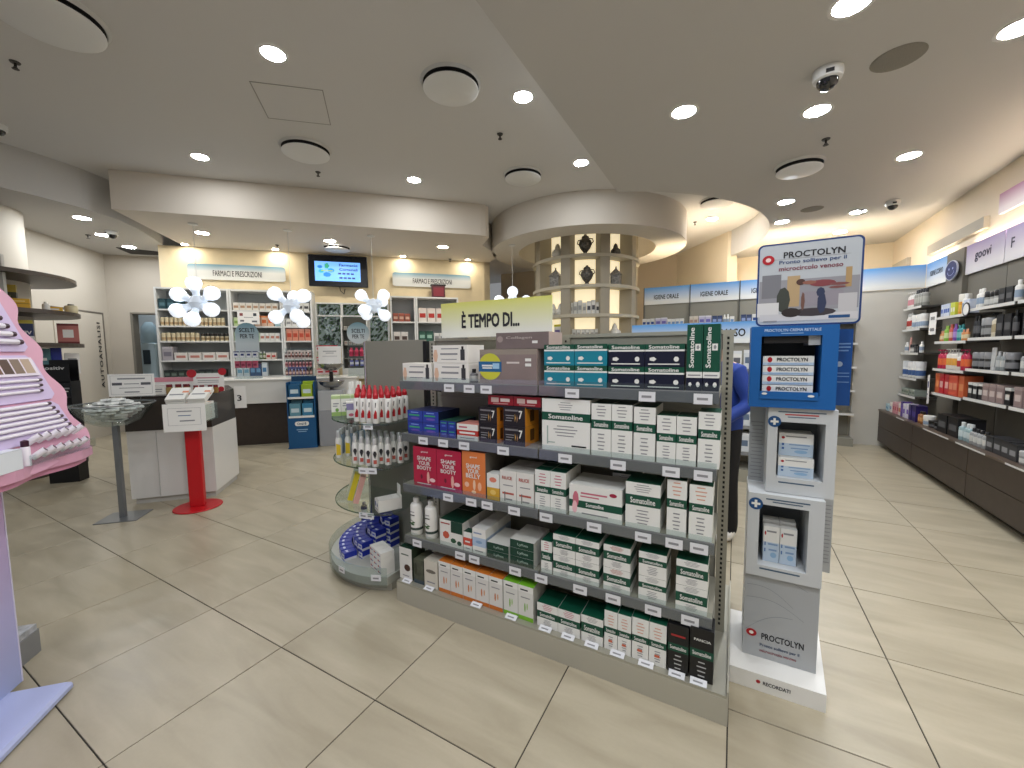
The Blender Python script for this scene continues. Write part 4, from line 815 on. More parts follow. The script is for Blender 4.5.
# base cabinet with drawers
bc_ = thing('base_cabinet', 'long dark brown base cabinet with drawers below cosmetics shelving', 'cabinet')
MB().box(1.97, 2.44, 4.0, 8.08, .09, .548, BROWN).build('carcass', bc_); MB().box(2.06, 2.42, 4.05, 8.0, 0, .09, BLACK).build('toe_kick', bc_)
MB().box(1.945, 2.44, 4.0, 8.09, .549, .57, M('#57493e', .35, noise=.1)).build('top_board', bc_)
for y in (4.0, 5.36, 6.72):
    for z0, z1 in ((.09, .315), (.321, .547)): MB().box(1.95, 1.969, y+.003, y+1.352, z0, z1, BROWN).build('drawer', bc_)
for y0, y1 in ((4.3, 4.75), (5.05, 5.6), (5.75, 6.4), (7.0, 7.3)): MB().box(1.944, 1.9445, y0, y1, .552, .568, M('#d0cfca', .4)).build('price_strip', bc_)
N_ = ['top shelf', 'second shelf', 'third shelf', 'fourth shelf', 'fifth shelf']
C = lambda *a: a
def fill(y1, y0, zs, bay, seqs, xf=2.17):
    for k, (z, sq) in enumerate(zip(zs, [[(a, b, c, w*.93, min(h*1.14, .236), n) for a, b, c, w, h, n in q] for q in seqs])): stock(RW(y1, xf), .03, y1-y0-.03, z, sq, rng, f'{N_[k]} {bay}', cyc=True)
wj = C('#dedcd6', '#8fa0b4', '#e3e1dc'); blk = C('#17171a', '#5a5a5c', '#0f0f10'); gry = C('#8f9090', '#c4c4c0', '#2c2c2e')
fill(8.08, 7.4, [2.06, 1.76, 1.43, 1.08, .83], 'under the blue header', [
 [('pump', 'white and pink', C('#dedbd6', '#c98a92', '#d8d6d2'), .075, .2, 3), ('bottle', 'grey dark-capped', C('#85857f', '#a5a59e', '#232326'), .085, .23, 5)],
 [('bottle', 'white red-footed', C('#d6d2cc', '#a33a34', '#dcdad5'), .06, .2, 4), ('jar', 'white', wj, .1, .17, 4)],
 [('bottle', 'white', wj, .06, .13, 2), ('tube', 'pale pink', C('#d59a90', '#b4493c', '#dcdad6'), .06, .19, 2), ('jar', 'grey', gry, .07, .1, 2), ('carton', 'black', blk, .06, .08, 3)],
 [('jar', 'tall white', C('#dedede', '#3c5a8c', '#d4d6d8'), .1, .2, 2), ('jar', 'large white', C('#dcdcd8', '#3c5a8c', '#dedede'), .13, .2, 3)],
 [('carton', 'grey-green flat', C('#8c948a', '#5a6a5c', '#9aa49a'), .11, .075, 5)]])
fill(6.93, 6.13, [1.862, 1.57, 1.245, .95], 'under the goovi header', [
 [('carton', 'blue and white', C('#cfd5e2', '#4a68b4', '#c6cfe2'), .07, .13, 4), ('carton', 'lime', C('#c6cf4a', '#e2e2d2', '#c6cf4a'), .06, .13, 2), ('jar', 'amber', C('#c9892a', '#dba94a', '#e2ded2'), .12, .2, 1), ('bottle', 'white', wj, .08, .2, 1)],
 [('bottle', 'orange', C('#cf8a52', '#d9c7a2', '#c98a6a'), .045, .11, 3), ('bottle', 'lime green', C('#7fae3a', '#c6d69a', '#93bb4a'), .05, .16, 2), ('bottle', 'coral red', C('#c4574a', '#d9a79c', '#c4574a'), .05, .17, 2), ('bottle', 'violet', C('#7a4a9c', '#a98ac4', '#8a5aa9'), .05, .17, 2), ('bottle', 'teal', C('#2f8a8c', '#7fb9b9', '#2f8a8c'), .06, .16, 2)],
 [('pump', 'magenta', C('#b4264a', '#d96a3a', '#b43a5a'), .075, .2, 3), ('pump', 'white and yellow', C('#dcd6cc', '#d9a04a', '#e0dcd6'), .075, .21, 4), ('bottle', 'white and red', C('#dcd6cc', '#b43a3a', '#e0dcd6'), .07, .17, 1)],
 [('carton', 'orange-red', C('#c9623a', '#d98a5a', '#c9623a'), .13, .24, 1), ('carton', 'crimson', C('#b42a34', '#d9a9a4', '#b42a34'), .12, .24, 2), ('carton', 'coral', C('#c9503a', '#d98a6a', '#c9503a'), .12, .23, 2)]])
fill(6.12, 5.3, [1.9, 1.595, 1.275, .97], 'beyond the goovi header', [
 [('bottle', 'white', wj, .07, .17, 2), ('jar', 'dark-lidded', C('#8a8a86', '#c4c4c0', '#141416'), .1, .13, 3), ('carton', 'black', blk, .12, .13, 2)],
 [('bottle', 'slim black', blk, .05, .2, 2), ('jar', 'black and silver', C('#3c3c3e', '#8f9090', '#9a9a9c'), .11, .17, 2), ('pump', 'cream', C('#cfc4ae', '#a99a7c', '#1c1c1e'), .06, .2, 2), ('carton', 'glossy black', blk, .13, .18, 2)],
 [('jar', 'black glass', C('#1a1a1c', '#7c7c7e', '#8a8a8c'), .12, .15, 3), ('tube', 'silver', C('#b9bab9', '#8a8a8a', '#d0d0d0'), .055, .19, 2), ('bottle', 'frosted grey', C('#8a8f8f', '#b9bab9', '#b4b4b4'), .06, .16, 2)],
 [('carton', 'black and white', C('#1c1c1e', '#c9c9c6', '#d4d4d0'), .1, .14, 3), ('carton', 'dusty mauve', C('#8d7a78', '#c4b4b0', '#9c8a86'), .13, .15, 3)]])
fill(5.29, 4.2, [1.9, 1.595, 1.275, .97], 'at the near wall end', [
 [('carton', 'black', blk, .14, .13, 2), ('bottle', 'white', wj, .07, .17, 3)], [('carton', 'dark', blk, .13, .18, 3), ('jar', 'grey', gry, .1, .12, 3)], [('bottle', 'grey', gry, .07, .16, 4)], [('carton', 'mauve', C('#8d7a78', '#c4b4b0', '#9c8a86'), .13, .16, 5)]])
stock(RW(8.02, 2.0), .0, 3.9, .57, [('carton', 'pale blue', C('#a9c4cf', '#6a9ab4', '#b9cfd6'), .07, .1, 2), ('carton', 'white', C('#d4d2cc', '#6a8ab4', '#dcdad6'), .07, .14, 2), ('carton', 'rose pink', C('#c98a94', '#b4465a', '#d4a4a9'), .08, .16, 3), ('carton', 'white and orange', C('#d9cfc4', '#c97a4a', '#dcd6cc'), .1, .17, 1), ('carton', 'purple', C('#4a2a8c', '#6a4aa9', '#3a2272'), .08, .2, 1), ('carton', 'white and violet', C('#c9c4d2', '#6a4aa9', '#d4d0da'), .09, .19, 2), ('carton', 'deep violet', C('#2a1e5a', '#4a3a8c', '#241a4c'), .09, .2, 3),
  ('bottle', 'amber', C('#8a5a34', '#b98a5a', '#2a1e16'), .08, .15, 2), ('jar', 'white wide', wj, .12, .12, 1), ('jar', 'black flat', blk, .14, .08, 2), ('carton', 'black case', blk, .24, .2, 2), ('bottle', 'bluish clear', C('#8ca4a9', '#c4d0d2', '#d4d8d8'), .075, .18, 3), ('bottle', 'grey', gry, .07, .16, 4), ('carton', 'dark grey', C('#3a3a3c', '#8a8a8c', '#2c2c2e'), .12, .14, 4), ('jar', 'silver-lidded', C('#8a8a8c', '#c4c4c0', '#b4b4b4'), .1, .11, 5)], rng, 'brown base cabinet')
def card(label, loc, rz, w, h, mat, marks, tilt=0., name='shelf_talker', text=None):
    t = thing(name, label, 'sign card', loc, rz)
    o = MB().box(-w/2, w/2, 0, .002, 0, h, mat).build('card', t); prints(o, -.0006, marks)
    MB().box(-.008, .008, .002, .03, h*.5, h*.5+.006, ACRYL).build('clip', t)
    if tilt: t.rotation_euler = (0, tilt, rz)
    return t
card('white card with two-line print clipped above the second cosmetics shelf', (2.14, 6.98, 1.66), -PI/2, .2, .27, PAPER, [(-.05+.03*k, .2, .02, .04, INK) for k in range(4)]+[(-.05+.03*k, .06, .02, .04, INK) for k in range(4)])
card('white card with blue print tilted before the violet cartons', (2.13, 6.93, .8), -PI/2-.2, .17, .36, PAPER, [(0, .24, .1, .08, M('#2a2f6a', .5)), (0, .12, .1, .02, GREYINK)], -.12)
o = tag(MB().lathe([(0, 0), (.075, 0), (.075, .006), (0, .006)], M('#23232c', .4), 24, M4=Matrix.Rotation(PI/2, 4, 'X')).lathe([(0, .0065), (.06, .0065)], PAPER, 24, M4=Matrix.Rotation(PI/2, 4, 'X')).build('round_badge', None, (2.145, 6.16, 1.9), -PI/2), 'round white badge with a black ring on the first shelf edge', 'badge')
CARTON[0] = 'toothpaste_carton'
# ------------------------------------------------------------------ oral-care wall unit at the back
BX = [-1.58, -.763, .035, .83, 1.62]
GPAN = M('#8d8a7e', .55)
for i in range(4):
    x0, x1 = BX[i], BX[i+1]
    where = ['beside the lit rotunda', 'second from the lit rotunda', 'third from the lit rotunda', 'next to the plain wall panel'][i]
    t = thing('product_shelving', f'back-wall shelving bay with blue IGIENE ORALE header {where}', 'shelving')
    MB().box(x0+.004, x1-.004, 8.2, 8.22, 2.365, 2.685, BLUH).build('header_panel', t)
    txt(t, 'IGIENE ORALE', (x0+x1)/2, 8.1985, 2.5, .44, .085, INK)
    MB().box(x0, x1, 8.225, 8.25, .0, 2.68, GPAN).build('back_panel', t); MB().box(x0, x0+.012, 8.19, 8.24, 0, 2.69, DARKMETAL).build('upright', t)
    MB().box(x0, x1, 8.27, 8.31, 2.62, 2.63, LED2).build('light_strip', t)
    for z in (1.93, 1.58, 1.22, .86, .5):
        s_ = MB().box(x0+.013, x1-.002, 7.9, 8.22, z-.02, z, GPAN).build('shelf', t); MB().box(x0+.013, x1-.002, 7.894, 7.899, z-.03, z+.002, M('#d9d8d4', .4)).build('price_rail', s_)
    MB().box(x0+.013, x1-.002, 7.85, 8.22, 0, .12, GPAN).build('plinth', t)
    fr = ((lambda lx, ly, z, x0=x0: Vector((x0+lx, 7.915+ly, z))), 0)
    pal = [('carton', 'white and navy', C('#d2d2d0', '#2f4a8a', '#d9d8d4'), .075, .15, 3), ('carton', 'dark blue', C('#3a4a72', '#8a9ac4', '#2c3a62'), .08, .15, 2), ('carton', 'beige', C('#cfc4b4', '#a98a7c', '#d4ccbf'), .07, .16, 2), ('bottle', 'slim white', wj, .05, .17, 2), ('carton', 'lilac and white', C('#b9b4cf', '#6a62a9', '#d4d2da'), .1, .16, 2), ('carton', 'white', C('#dcdad6', '#6a8ab4', '#dcdad6'), .07, .13, 4)]
    for k, z in enumerate((1.93, 1.58)):
        sq = pal[:]; rng.shuffle(sq); stock(fr, .03, x1-x0-.02, z, sq, rng, f'{("upper", "lower")[k]} oral-care shelf {where}')
t = thing('wall_header', 'blank blue gradient header above the plain grey wall panel', 'sign'); MB().box(1.625, 2.37, 8.08, 8.1, 2.365, 2.69, BLUH).build('header_panel', t); MB().box(1.64, 2.36, 8.1, 8.2, 2.6, 2.62, STEEL).build('header_bracket', t)
MB().box(1.64, 2.36, 8.13, 8.16, 2.64, 2.65, LED).build('light_strip', t)
CARTON[0] = 'nasal_spray_carton'
# island gondola behind, with NASO header
t = thing('gondola_shelving', 'white island gondola with blue IL NASO header behind the sale gondola', 'shelving')
MB().box(-1.22, .62, 5.62, 5.65, .0, 1.58, GPAN).build('back_panel', t); MB().box(-1.22, .62, 5.2, 6.05, 0, .14, METAL).build('plinth', t)
MB().box(-1.22, .62, 5.58, 5.6, 1.575, 1.83, BLUH).build('header_panel', t)
txt(t, 'IL NASO', -.08, 5.5785, 1.7, .36, .095, INK)
for z in (1.28, .96, .64, .34): s_ = MB().box(-1.2, .6, 5.22, 5.61, z-.025, z, METAL).build('shelf', t); MB().box(-1.2, .6, 5.214, 5.219, z-.035, z+.002, RAIL).build('price_rail', s_)
fr = ((lambda lx, ly, z: Vector((-.7+lx, 5.235+ly, z))), 0)
for k, z in enumerate((1.28, .96, .64, .34)):
    stock(fr, 0, 1.28, z, [('carton', 'blue', C('#3a5a9c', '#c9d4e6', '#2f4a8a'), .09, .2, 4), ('carton', 'white window', C('#d9d9d6', '#5a5a60', '#d0d2d4'), .1, .2, 4), ('carton', 'pale grey', C('#c4c8cc', '#5a6a80', '#d0d2d4'), .1, .21, 5)], rng, f'{N_[k]} of the island gondola')
CARTON[0] = 'gift_carton'
# ------------------------------------------------------------------ lit rotunda
RT = thing('rotunda_display', 'round lit display tower with curved niches under the ceiling drum', 'display')
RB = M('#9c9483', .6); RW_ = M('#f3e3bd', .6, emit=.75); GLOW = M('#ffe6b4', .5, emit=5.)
facing = math.atan2(-DC[1], -DC[0])
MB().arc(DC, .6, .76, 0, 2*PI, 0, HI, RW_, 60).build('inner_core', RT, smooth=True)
zs = [1.28, 1.72, 2.14, 2.645, 3.16]
for k in range(9):
    a = facing+math.radians(-20+40*k); c, s = math.cos(a), math.sin(a); n = Vector((-s, c)); w = .085
    pts = [(DC[0]+c*r+n.x*q, DC[1]+s*r+n.y*q) for r, q in ((.762, -w), (1.0, -w), (1.0, w), (.762, w))]
    MB().prism(pts, 0, HI-.002, RB).build('radial_post', RT)
    a2 = a+math.radians(20)
for z in zs: MB().arc(DC, .762, 1.02, 0, 2*PI, z-.055, z, M('#b3ab98', .5), 60).build('curved_shelf', RT, smooth=True)
MB().arc(DC, .762, 1.02, 0, 2*PI, 0, .9, RB, 60).build('base', RT, smooth=True)
for k in range(9):
    for sg_ in (-1, 1):
        a = facing+math.radians(-20+40*k)+sg_*math.radians(7.2); c, s = math.cos(a), math.sin(a)
        for z0, z1 in zip(zs, zs[1:]+[HI]):
            if k in (0, 1) and sg_ == (1 if k == 0 else -1) and 0: MB().box(DC[0]+c*.585-.012, DC[0]+c*.585+.012, DC[1]+s*.585-.012, DC[1]+s*.585+.012, z0+.01, z1-.07, GLOW).build('light_tube', RT)
def rpos(ang, z, r=.89): a = facing+math.radians(ang); return (DC[0]+r*math.cos(a), DC[1]+r*math.sin(a), z+.001)
CER = M('#8d8a84', .35, noise=.6, scale=30); CERW = M('#d2cec4', .35, noise=.25, scale=25); CERD = M('#5c5852', .35, noise=.8, scale=24)
def urn(label, loc, s, body, kind):
    t = thing('ceramic_urn', label, 'urn', loc); t.scale = (s, s, s)
    if kind == 'vase':
        MB().lathe([(0, 0), (.07, 0), (.06, .02), (.035, .04), (.1, .12), (.135, .2), (.12, .27), (.07, .31), (.075, .33)], body, 18).build('body', t, smooth=True)
        MB().lathe([(.08, .33), (.07, .36), (.03, .38), (.03, .4), (0, .41)], body, 16).build('lid', t, smooth=True)
        for sg_ in (-1, 1): MB().tube([(sg_*.12, 0, .2), (sg_*.17, 0, .24), (sg_*.15, 0, .3), (sg_*.075, 0, .31)], .012, body, 6).build('handle', t, smooth=True)
    elif kind == 'house':
        MB().box(-.09, .09, -.08, .08, 0, .2, body).build('body', t)
        MB().add([(-.11, -.1, .2), (.11, -.1, .2), (.11, .1, .2), (-.11, .1, .2), (0, 0, .34)], [(0, 1, 4), (1, 2, 4), (2, 3, 4), (3, 0, 4), (3, 2, 1, 0)], body).build('roof', t)
        MB().lathe([(.015, .32), (.015, .36), (0, .37)], body, 8).build('finial', t)
    else:
        MB().lathe([(0, 0), (.09, 0), (.12, .05), (.11, .12), (.06, .17), (.05, .2)], body, 16).build('body', t, smooth=True)
        MB().lathe([(.055, .2), (.04, .24), (.02, .27), (0, .28)], body, 12).build('lid', t, smooth=True)
urn('dark patterned two-handled urn in the highest middle niche', rpos(0, zs[4]), .85, CERD, 'vase')
urn('dark patterned urn with lid in the middle niche of second row', rpos(2, zs[3]), .82, CERD, 'vase')
urn('pale ceramic jug in the highest niche beside the patterned urn', rpos(-33, zs[4]), .9, CERW, 'pot')
urn('low dark pot in the highest niche nearest the oral-care unit', rpos(36, zs[4]), .75, CERD, 'pot')
urn('small house-shaped ceramic jar nearest the yellow-green sign', rpos(-36, zs[3]), .95, CER, 'house')
urn('small house-shaped ceramic jar nearest the oral-care unit', rpos(37, zs[3]), .9, CER, 'house')
urn('white flowered pot in the third row of the rotunda', rpos(-42, zs[2], .85), .8, CERW, 'pot')
urn('second white flowered pot in the third row of rotunda', rpos(-29, zs[2], .9), .75, CERW, 'pot')
for k in range(7):
    w_ = [('grey-white', C('#c4c2ba', '#8f8f8c', '#cfcdc6')), ('white and dark', C('#d2d0ca', '#3a3a40', '#c4c2ba'))][k > 3]
    a = -15+k*4.8; P = rpos(a, zs[2], .93); goods('carton', .07, .08, .2+.02*(k % 3), w_[1], P, facing+math.radians(a)+PI/2, f'{w_[0]} carton standing in the third rotunda row', f'{w_[0]} rotunda cartons')
o = goods('carton', .16, .1, .26, C('#d9d7d0', '#6a5a8c', '#c9c22f'), rpos(-34, zs[1], .88), facing-.6+PI/2, 'white carton with yellow top in a low rotunda niche', None)
for k, (a, r) in enumerate([(-12, .9), (-7, .9), (-2, .9), (3, .92), (8, .9), (13, .9), (-9.5, .84), (0.5, .84), (10.5, .84)]):
    goods('carton', .07, .06, .16, C('#d2cfc6', '#9a958a', '#c9c5ba'), rpos(a, zs[1], r), facing+math.radians(a)+PI/2, 'cream carton in the low middle niche of the rotunda', 'cream cartons in the rotunda')
urn('white round pot in the low rotunda niche by the oral-care unit', rpos(36, zs[1]), .95, CERW, 'pot')
# ------------------------------------------------------------------ prescription counter zone (45-degree corner)
def kthing(name, label, cat, p, q, z=0, rz=0, group=None): return thing(name, label, cat, K(p, q, z), PI/4+rz, group)
CT = kthing('prescription_counter', 'long prescription counter with white top panel and dark brown base', 'counter', -1.9, 7.5)
MB().box(-1.3, 1.25, .06, .66, 0, .69, BROWN).build('base_panel', CT); MB().box(-1.32, 1.27, 0, .7, .69, 1.06, M('#dedcd6', .35)).build('white_front', CT)
MB().bbox(-1.34, 1.29, -.02, .72, 1.061, 1.09, M('#e4e2dc', .3), .006).build('worktop', CT)
CARTON[0] = 'medicine_carton'
# white wall shelving behind
WS = M('#d5d6d4', .45); WSB = M('#a9adac', .6)
def wshelf(label, p0, p1, zs_, ztop=2.6, z0=.0):
    t = kthing('product_shelving', label, 'shelving', 0, 8.28)
    MB().box(p0, p1, .34, .36, z0, ztop, WSB).build('back_panel', t)
    for p in (p0, p1-.03): MB().box(p, p+.03, 0, .34, z0, ztop, WS).build('side_panel', t)
    MB().box(p0, p1, 0, .36, ztop, ztop+.03, WS).build('top_panel', t)
    for z in zs_: MB().box(p0+.031, p1-.031, .0, .338, z-.025, z, WS).build('shelf', t)
Z6 = [2.27, 1.99, 1.73, 1.4, 1.1]
wshelf('white wall shelving unit nearest the side doorway', -3.8, -2.72, Z6)
wshelf('white wall shelving unit behind the flower-shaped lamp', -2.715, -1.9, Z6)
wshelf('narrow white wall shelving unit beside the garden window', -1.895, -1.72 if 0 else -1.42+.0, Z6) if 0 else None
wshelf('slim white wall shelving unit next to the garden window', -1.895, -1.77+.33 if 0 else -1.765, Z6) if 0 else None
FRK = lambda p0, q=8.31: ((lambda lx, ly, z: K(p0+lx, q+ly, z)), PI/4)
crm = C('#cfc3a4', '#a98f6a', '#c9bd9c'); dg = C('#3c4440', '#6a7a70', '#2c3030')
def fillk(p0, p1, zs_, wh, seqs, q=8.3):
    for k, (z, sq) in enumerate(zip(zs_, seqs)):
        if sq: stock(FRK(p0, q), .04, p1-p0-.035, z, sq, rng, f'{N_[k]} {wh}', tight=1.02)
fillk(-3.8, -2.72, Z6, 'beside the doorway', [
 [('carton', 'dark teal', C('#2c4a52', '#5a7a84', '#24404a'), .11, .17, 3)],
 [('jar', 'cream', crm, .062, .14, 18)],
 [('jar', 'cream', crm, .068, .14, 8), ('jar', 'dark-lidded', C('#cfc3a4', '#8f7c5a', '#2c2824'), .07, .13, 8)],
 [('carton', 'grey floral', C('#a9a4a9', '#7c7884', '#b4b0b4'), .16, .24, 1), ('carton', 'white and red', C('#d6d2cc', '#b4766a', '#dcd8d2'), .2, .13, 4)],
 [('carton', 'dark green', dg, .1, .13, 9)]])
fillk(-2.715, -1.9, Z6, 'behind the middle lamp', [
 [('carton', 'white and tan', C('#d9d4c9', '#a9876a', '#dcd8d0'), .1, .13, 7)],
 [('carton', 'lime-striped', C('#bccf9a', '#7fa34a', '#c9d6ae'), .1, .15, 1), ('carton', 'pale lilac', C('#cfc9d2', '#8f8aa4', '#d6d2d8'), .1, .16, 2), ('carton', 'orange-striped', C('#d6b49a', '#cf6a3a', '#d98a5a'), .1, .19, 3), ('carton', 'teal-striped', C('#9ab9bd', '#2f7a84', '#8fb4b9'), .09, .18, 2)],
 [('carton', 'green and white', C('#b4cfae', '#4a9a4a', '#c4d9bc'), .055, .15, 7), ('carton', 'white', C('#d6d6d2', '#b47a6a', '#dcdcd8'), .08, .14, 4)],
 [('carton', 'white', C('#dcdcd8', '#9aa4a9', '#dcdcd8'), .07, .12, 5), ('bottle', 'olive', C('#5a6a3a', '#c4c4b4', '#c9c9c4'), .055, .14, 2), ('carton', 'red-banded', C('#d4c4ba', '#a93a34', '#d9d2cc'), .08, .12, 2)],
 [('carton', 'pale blue', C('#c4cfd6', '#6a9ab4', '#d2d9dc'), .1, .2, 2), ('carton', 'deep blue', C('#1f4a7a', '#6a9ac4', '#1a3c66'), .09, .22, 2), ('carton', 'white-blue', C('#c9d2d9', '#4a7aa4', '#d2dade'), .09, .24, 1)]])
# middle unit beside window
wshelf('narrow white wall shelving unit beside the garden window', -1.895, -1.4, Z6)
fillk(-1.895, -1.4, Z6, 'beside the garden window', [
 [('carton', 'white black-dotted', C('#d9d9d4', '#4a4a4c', '#dcdcd8'), .1, .15, 4)], [('carton', 'white', C('#d9d9d4', '#8a8a8c', '#dcdcd8'), .1, .14, 4)],
 [('carton', 'salmon', C('#cf8a72', '#b4452f', '#d99a84'), .1, .22, 4)], [('carton', 'rose-white', C('#d4bab4', '#a9564c', '#d9c9c4'), .1, .16, 4)], [('carton', 'violet-blue', C('#4a4a8c', '#a9a9cf', '#3a3a7a'), .1, .18, 3)]])
# right of the window
wshelf('white wall shelving unit under the far prescription sign', -.02, .46, [2.1, 1.68, 1.3], 2.56)
wshelf('white wall shelving unit next to the far wall end', .465, 1.3, [2.1, 1.72, 1.68, 1.3][:2]+[1.3], 2.56)
fillk(-.02, .46, [2.1, 1.68], 'under the far prescription sign', [[('carton', 'brick red', C('#8f4a3a', '#c9a48f', '#a95a44'), .11, .16, 3)], [('carton', 'white dark-printed', C('#cfcac4', '#4a3a34', '#d6d2cc'), .14, .22, 2), ('carton', 'brown', C('#5a4234', '#8f7a6a', '#4a3a2e'), .12, .2, 1)]])
fillk(.465, 1.3, [2.1, 1.72], 'next to the far wall end', [[('carton', 'white and scarlet', C('#dcd4cc', '#b4342c', '#d9ccc4'), .17, .27, 4)], [('carton', 'dark green', C('#2f5a4a', '#8fb4a4', '#24483c'), .14, .2, 2), ('carton', 'white grey-dotted', C('#d6d6d2', '#8a8a8c', '#dcdcd8'), .11, .16, 4)]])
# the garden window with its hedge
wd = struct(obj('window_1', None, None, (0, 0, 0), PI/4))
for p in (-1.4, -.93, -.44, -.06): MB().box(p-.02, p+.02, WQ-.03, WQ+.1, 1.6, 2.47, WS).build('mullion', wd)
for z in (1.6, 2.21, 2.45): MB().box(-1.4, -.06, WQ-.025, WQ+.09, z, z+.025, WS).build('transom', wd)
for p0, p1 in ((-1.38, -.95), (-.91, -.46), (-.42, -.08)):
    for z0, z1 in ((1.627, 2.208), (2.237, 2.448)): MB().box(p0, p1, WQ+.03, WQ+.036, z0, z1, glass('#dfe8e0', .02, .95)).build('pane', wd)
hedge = MB(); hr = random.Random(3); LG = [M('#3a7a1c', .6), M('#5a9a2a', .6), M('#1c3a12', .6), M('#7ab040', .6)]
for k in range(2600):
    p, q, z = hr.uniform(-2.4, .6), hr.uniform(9.3, 9.9), hr.uniform(1.2, 2.75)
    n = Vector((hr.gauss(0, 1), -1+hr.gauss(0, .5), hr.gauss(0, .7))).normalized(); a = n.orthogonal().normalized(); b = n.cross(a); s = hr.uniform(.025, .06)
    c = Vector((p, q, z)); hedge.quad([c-a*s, c-b*s*.5, c+a*s, c+b*s*.5], LG[hr.randrange(4)])
ho = hedge.build('hedge_foliage', None, (0, 0, 0), PI/4); ho['kind'] = 'stuff'; tag(ho, 'dense green hedge foliage seen through the garden window', 'foliage')
t = kthing('display_cabinet', 'dark glazed cabinet with two shelves in front of the garden window', 'cabinet', -.68, 8.42)
MB().box(-.24, .2, .2, .22, 1.2, 2.19, M('#4a4a44', .6)).build('back_panel', t); MB().box(-.26, -.24, 0, .22, 1.2, 2.2, WS).box(.2, .22, 0, .22, 1.2, 2.2, WS).build('side_panel', t)
for z in (1.4, 1.66, 1.95): MB().box(-.24, .2, .02, .2, z-.015, z, M('#77776f', .5)).build('shelf', t)
MB().box(-.26, .22, 0, .2, 1.0, 1.2, WS).build('base', t)
for k in range(5): goods('carton', .06, .05, .06, C('#a9a69c', '#7c7a72', '#b4b1a6'), K(-.86+k*.075, 8.47, 1.951), PI/4, 'tiny pale carton on the upper shelf of the dark cabinet', 'cartons in the dark cabinet')
for k in range(5): goods('carton', .06, .05, .07, C('#a9a69c', '#8c6a62', '#b4b1a6'), K(-.86+k*.075, 8.47, 1.661), PI/4, 'tiny reddish carton on the lower shelf of the dark cabinet', 'reddish cartons in the dark cabinet')
# signs and television on the travertine wall
def psign(label, p0, p1):
    t = kthing('wall_sign', label, 'sign', (p0+p1)/2, 8.6); w = p1-p0
    o = rrect(-w/2, w/2, 0, .27, .05); board(o, 0, .02, grad('#5f93a9', '#d6d8d4', .55, 1.)).build('sign_panel', t)
    txt(t, 'FARMACI E PRESCRIZIONI', .0, -.0012, .115, w*.5, .1, INK, bold=.03); MB().box(-w/2+.1, w/2-.1, .021, .055, .1, .13, STEEL).build('wall_mount', t)
    t.location.z = 2.83
psign('blue-topped FARMACI E PRESCRIZIONI sign above the first wall shelving', -3.43, -1.88); psign('blue-topped FARMACI E PRESCRIZIONI sign beside the television', .04, 1.62)
tv = kthing('television', 'black flat television with a blue logo screen above the counter', 'television', -.94, 8.45, 2.755)
MB().bbox(-.52, .52, 0, .07, 0, .58, M('#0b0d16', .25), .008).build('housing', tv)
MB().box(-.41, .39, -.0015, .001, .1, .46, M('#6fa8ee', .3, emit=1.1)).build('screen', tv)
SI = M('#3a4a8c', .5, emit=.15)
prints(tv, -.0032, [(.16+.02*(k % 2)-.14+.075*i, .245-.08*(k//1), .055, .03, SI) for k in range(2) for i in range(4)], 'screen_print')
for k, s in enumerate(('Farmacie', 'Comunali')): txt(tv, s, .18, -.0035, .405-k*.08, .33, .05, SI, name='screen_lettering')
prints(tv, -.003, [(-.32, .36, .09, .06, M('#2f86d8', .5, emit=.5), 9), (-.2, .38, .1, .12, M('#3fae8c', .5, emit=.5), 5), (-.13, .3, .12, .08, M('#2f9ad8', .5, emit=.5), 8), (-.3, .28, .1, .07, M('#3fb4c9', .5, emit=.5), 7), (-.2, .22, .14, .09, M('#2f86d8', .5, emit=.5), 7), (-.2, .29, .2, .015, M('#a9c93a', .5, emit=.5))], 'screen_logo')
MB().box(-.03, .03, .07, .18, .2, .35, BLACK).build('wall_bracket', tv)
MB().tube([(.0, .08, .02), (.01, .1, -.06), (.07, .12, -.12), (.09, .14, -.02)], .008, BLACK, 6).build('cable', tv, smooth=True)
fan = kthing('wall_ornament', 'small dark red box on the top of the far wall shelving', 'box', .92, 8.36, 2.591); MB().box(-.13, .13, 0, .14, 0, .24, M('#4c1a22', .4)).build('body', fan); MB().box(-.15, .15, -.01, .15, .24, .26, BLACK).build('lid', fan); MB().box(-.1, .1, -.003, 0, .03, .2, M('#7c2430', .4)).build('front_plate', fan)
# flower lamps
LGL = M('#e9f1fb', .35, emit=.8)
def flower(label, p, q, z, dirs, R=.42, rzz=0):
    t = thing('flower_pendant_lamp', label, 'pendant lamp', K(p, q, LO), 0, 'flower-shaped pendant lamps')
    dz = z-LO
    MB().lathe([(0, 0), (.06, 0), (.06, -.015), (.01, -.03), (0, -.03)], TRIMW, 16).build('ceiling_rose', t, smooth=True)
    MB().tube([(0, 0, -.02), (0, 0, dz+.1)], .004, M('#c9c9c6', .4), 6).build('cord', t)
    hub = MB().lathe([(0, -.125), (.08, -.095), (.125, 0), (.08, .095), (0, .125)], M('#d3dbe4', .4, emit=.2), 16).build('hub', t, (0, 0, dz), smooth=True)
    lobe = None
    for d in dirs:
        # direction given in the picture plane (right, up) plus depth towards the viewer
        v = (cx_*d[0]+cy_*d[1]-fw*d[2]).normalized()
        if lobe is None:
            arm = M('#d9e4f2', .35, emit=.4); pf = [(0, .05), (.075, .06), (.055, .12), (.055, .18), (.075, .235), (.11, .285), (.13, .345), (.122, .4), (.085, .45), (0, .475)]
            lobe = MB().lathe(pf, None, 18, mats=[arm]*4+[LGL]*5).mesh('petal', True)
        o = obj('petal', lobe, t, (0, 0, dz)); o.rotation_mode = 'QUATERNION'; o.rotation_quaternion = v.to_track_quat('Z', 'Y'); o.scale = (R/.42,)*3
    return t
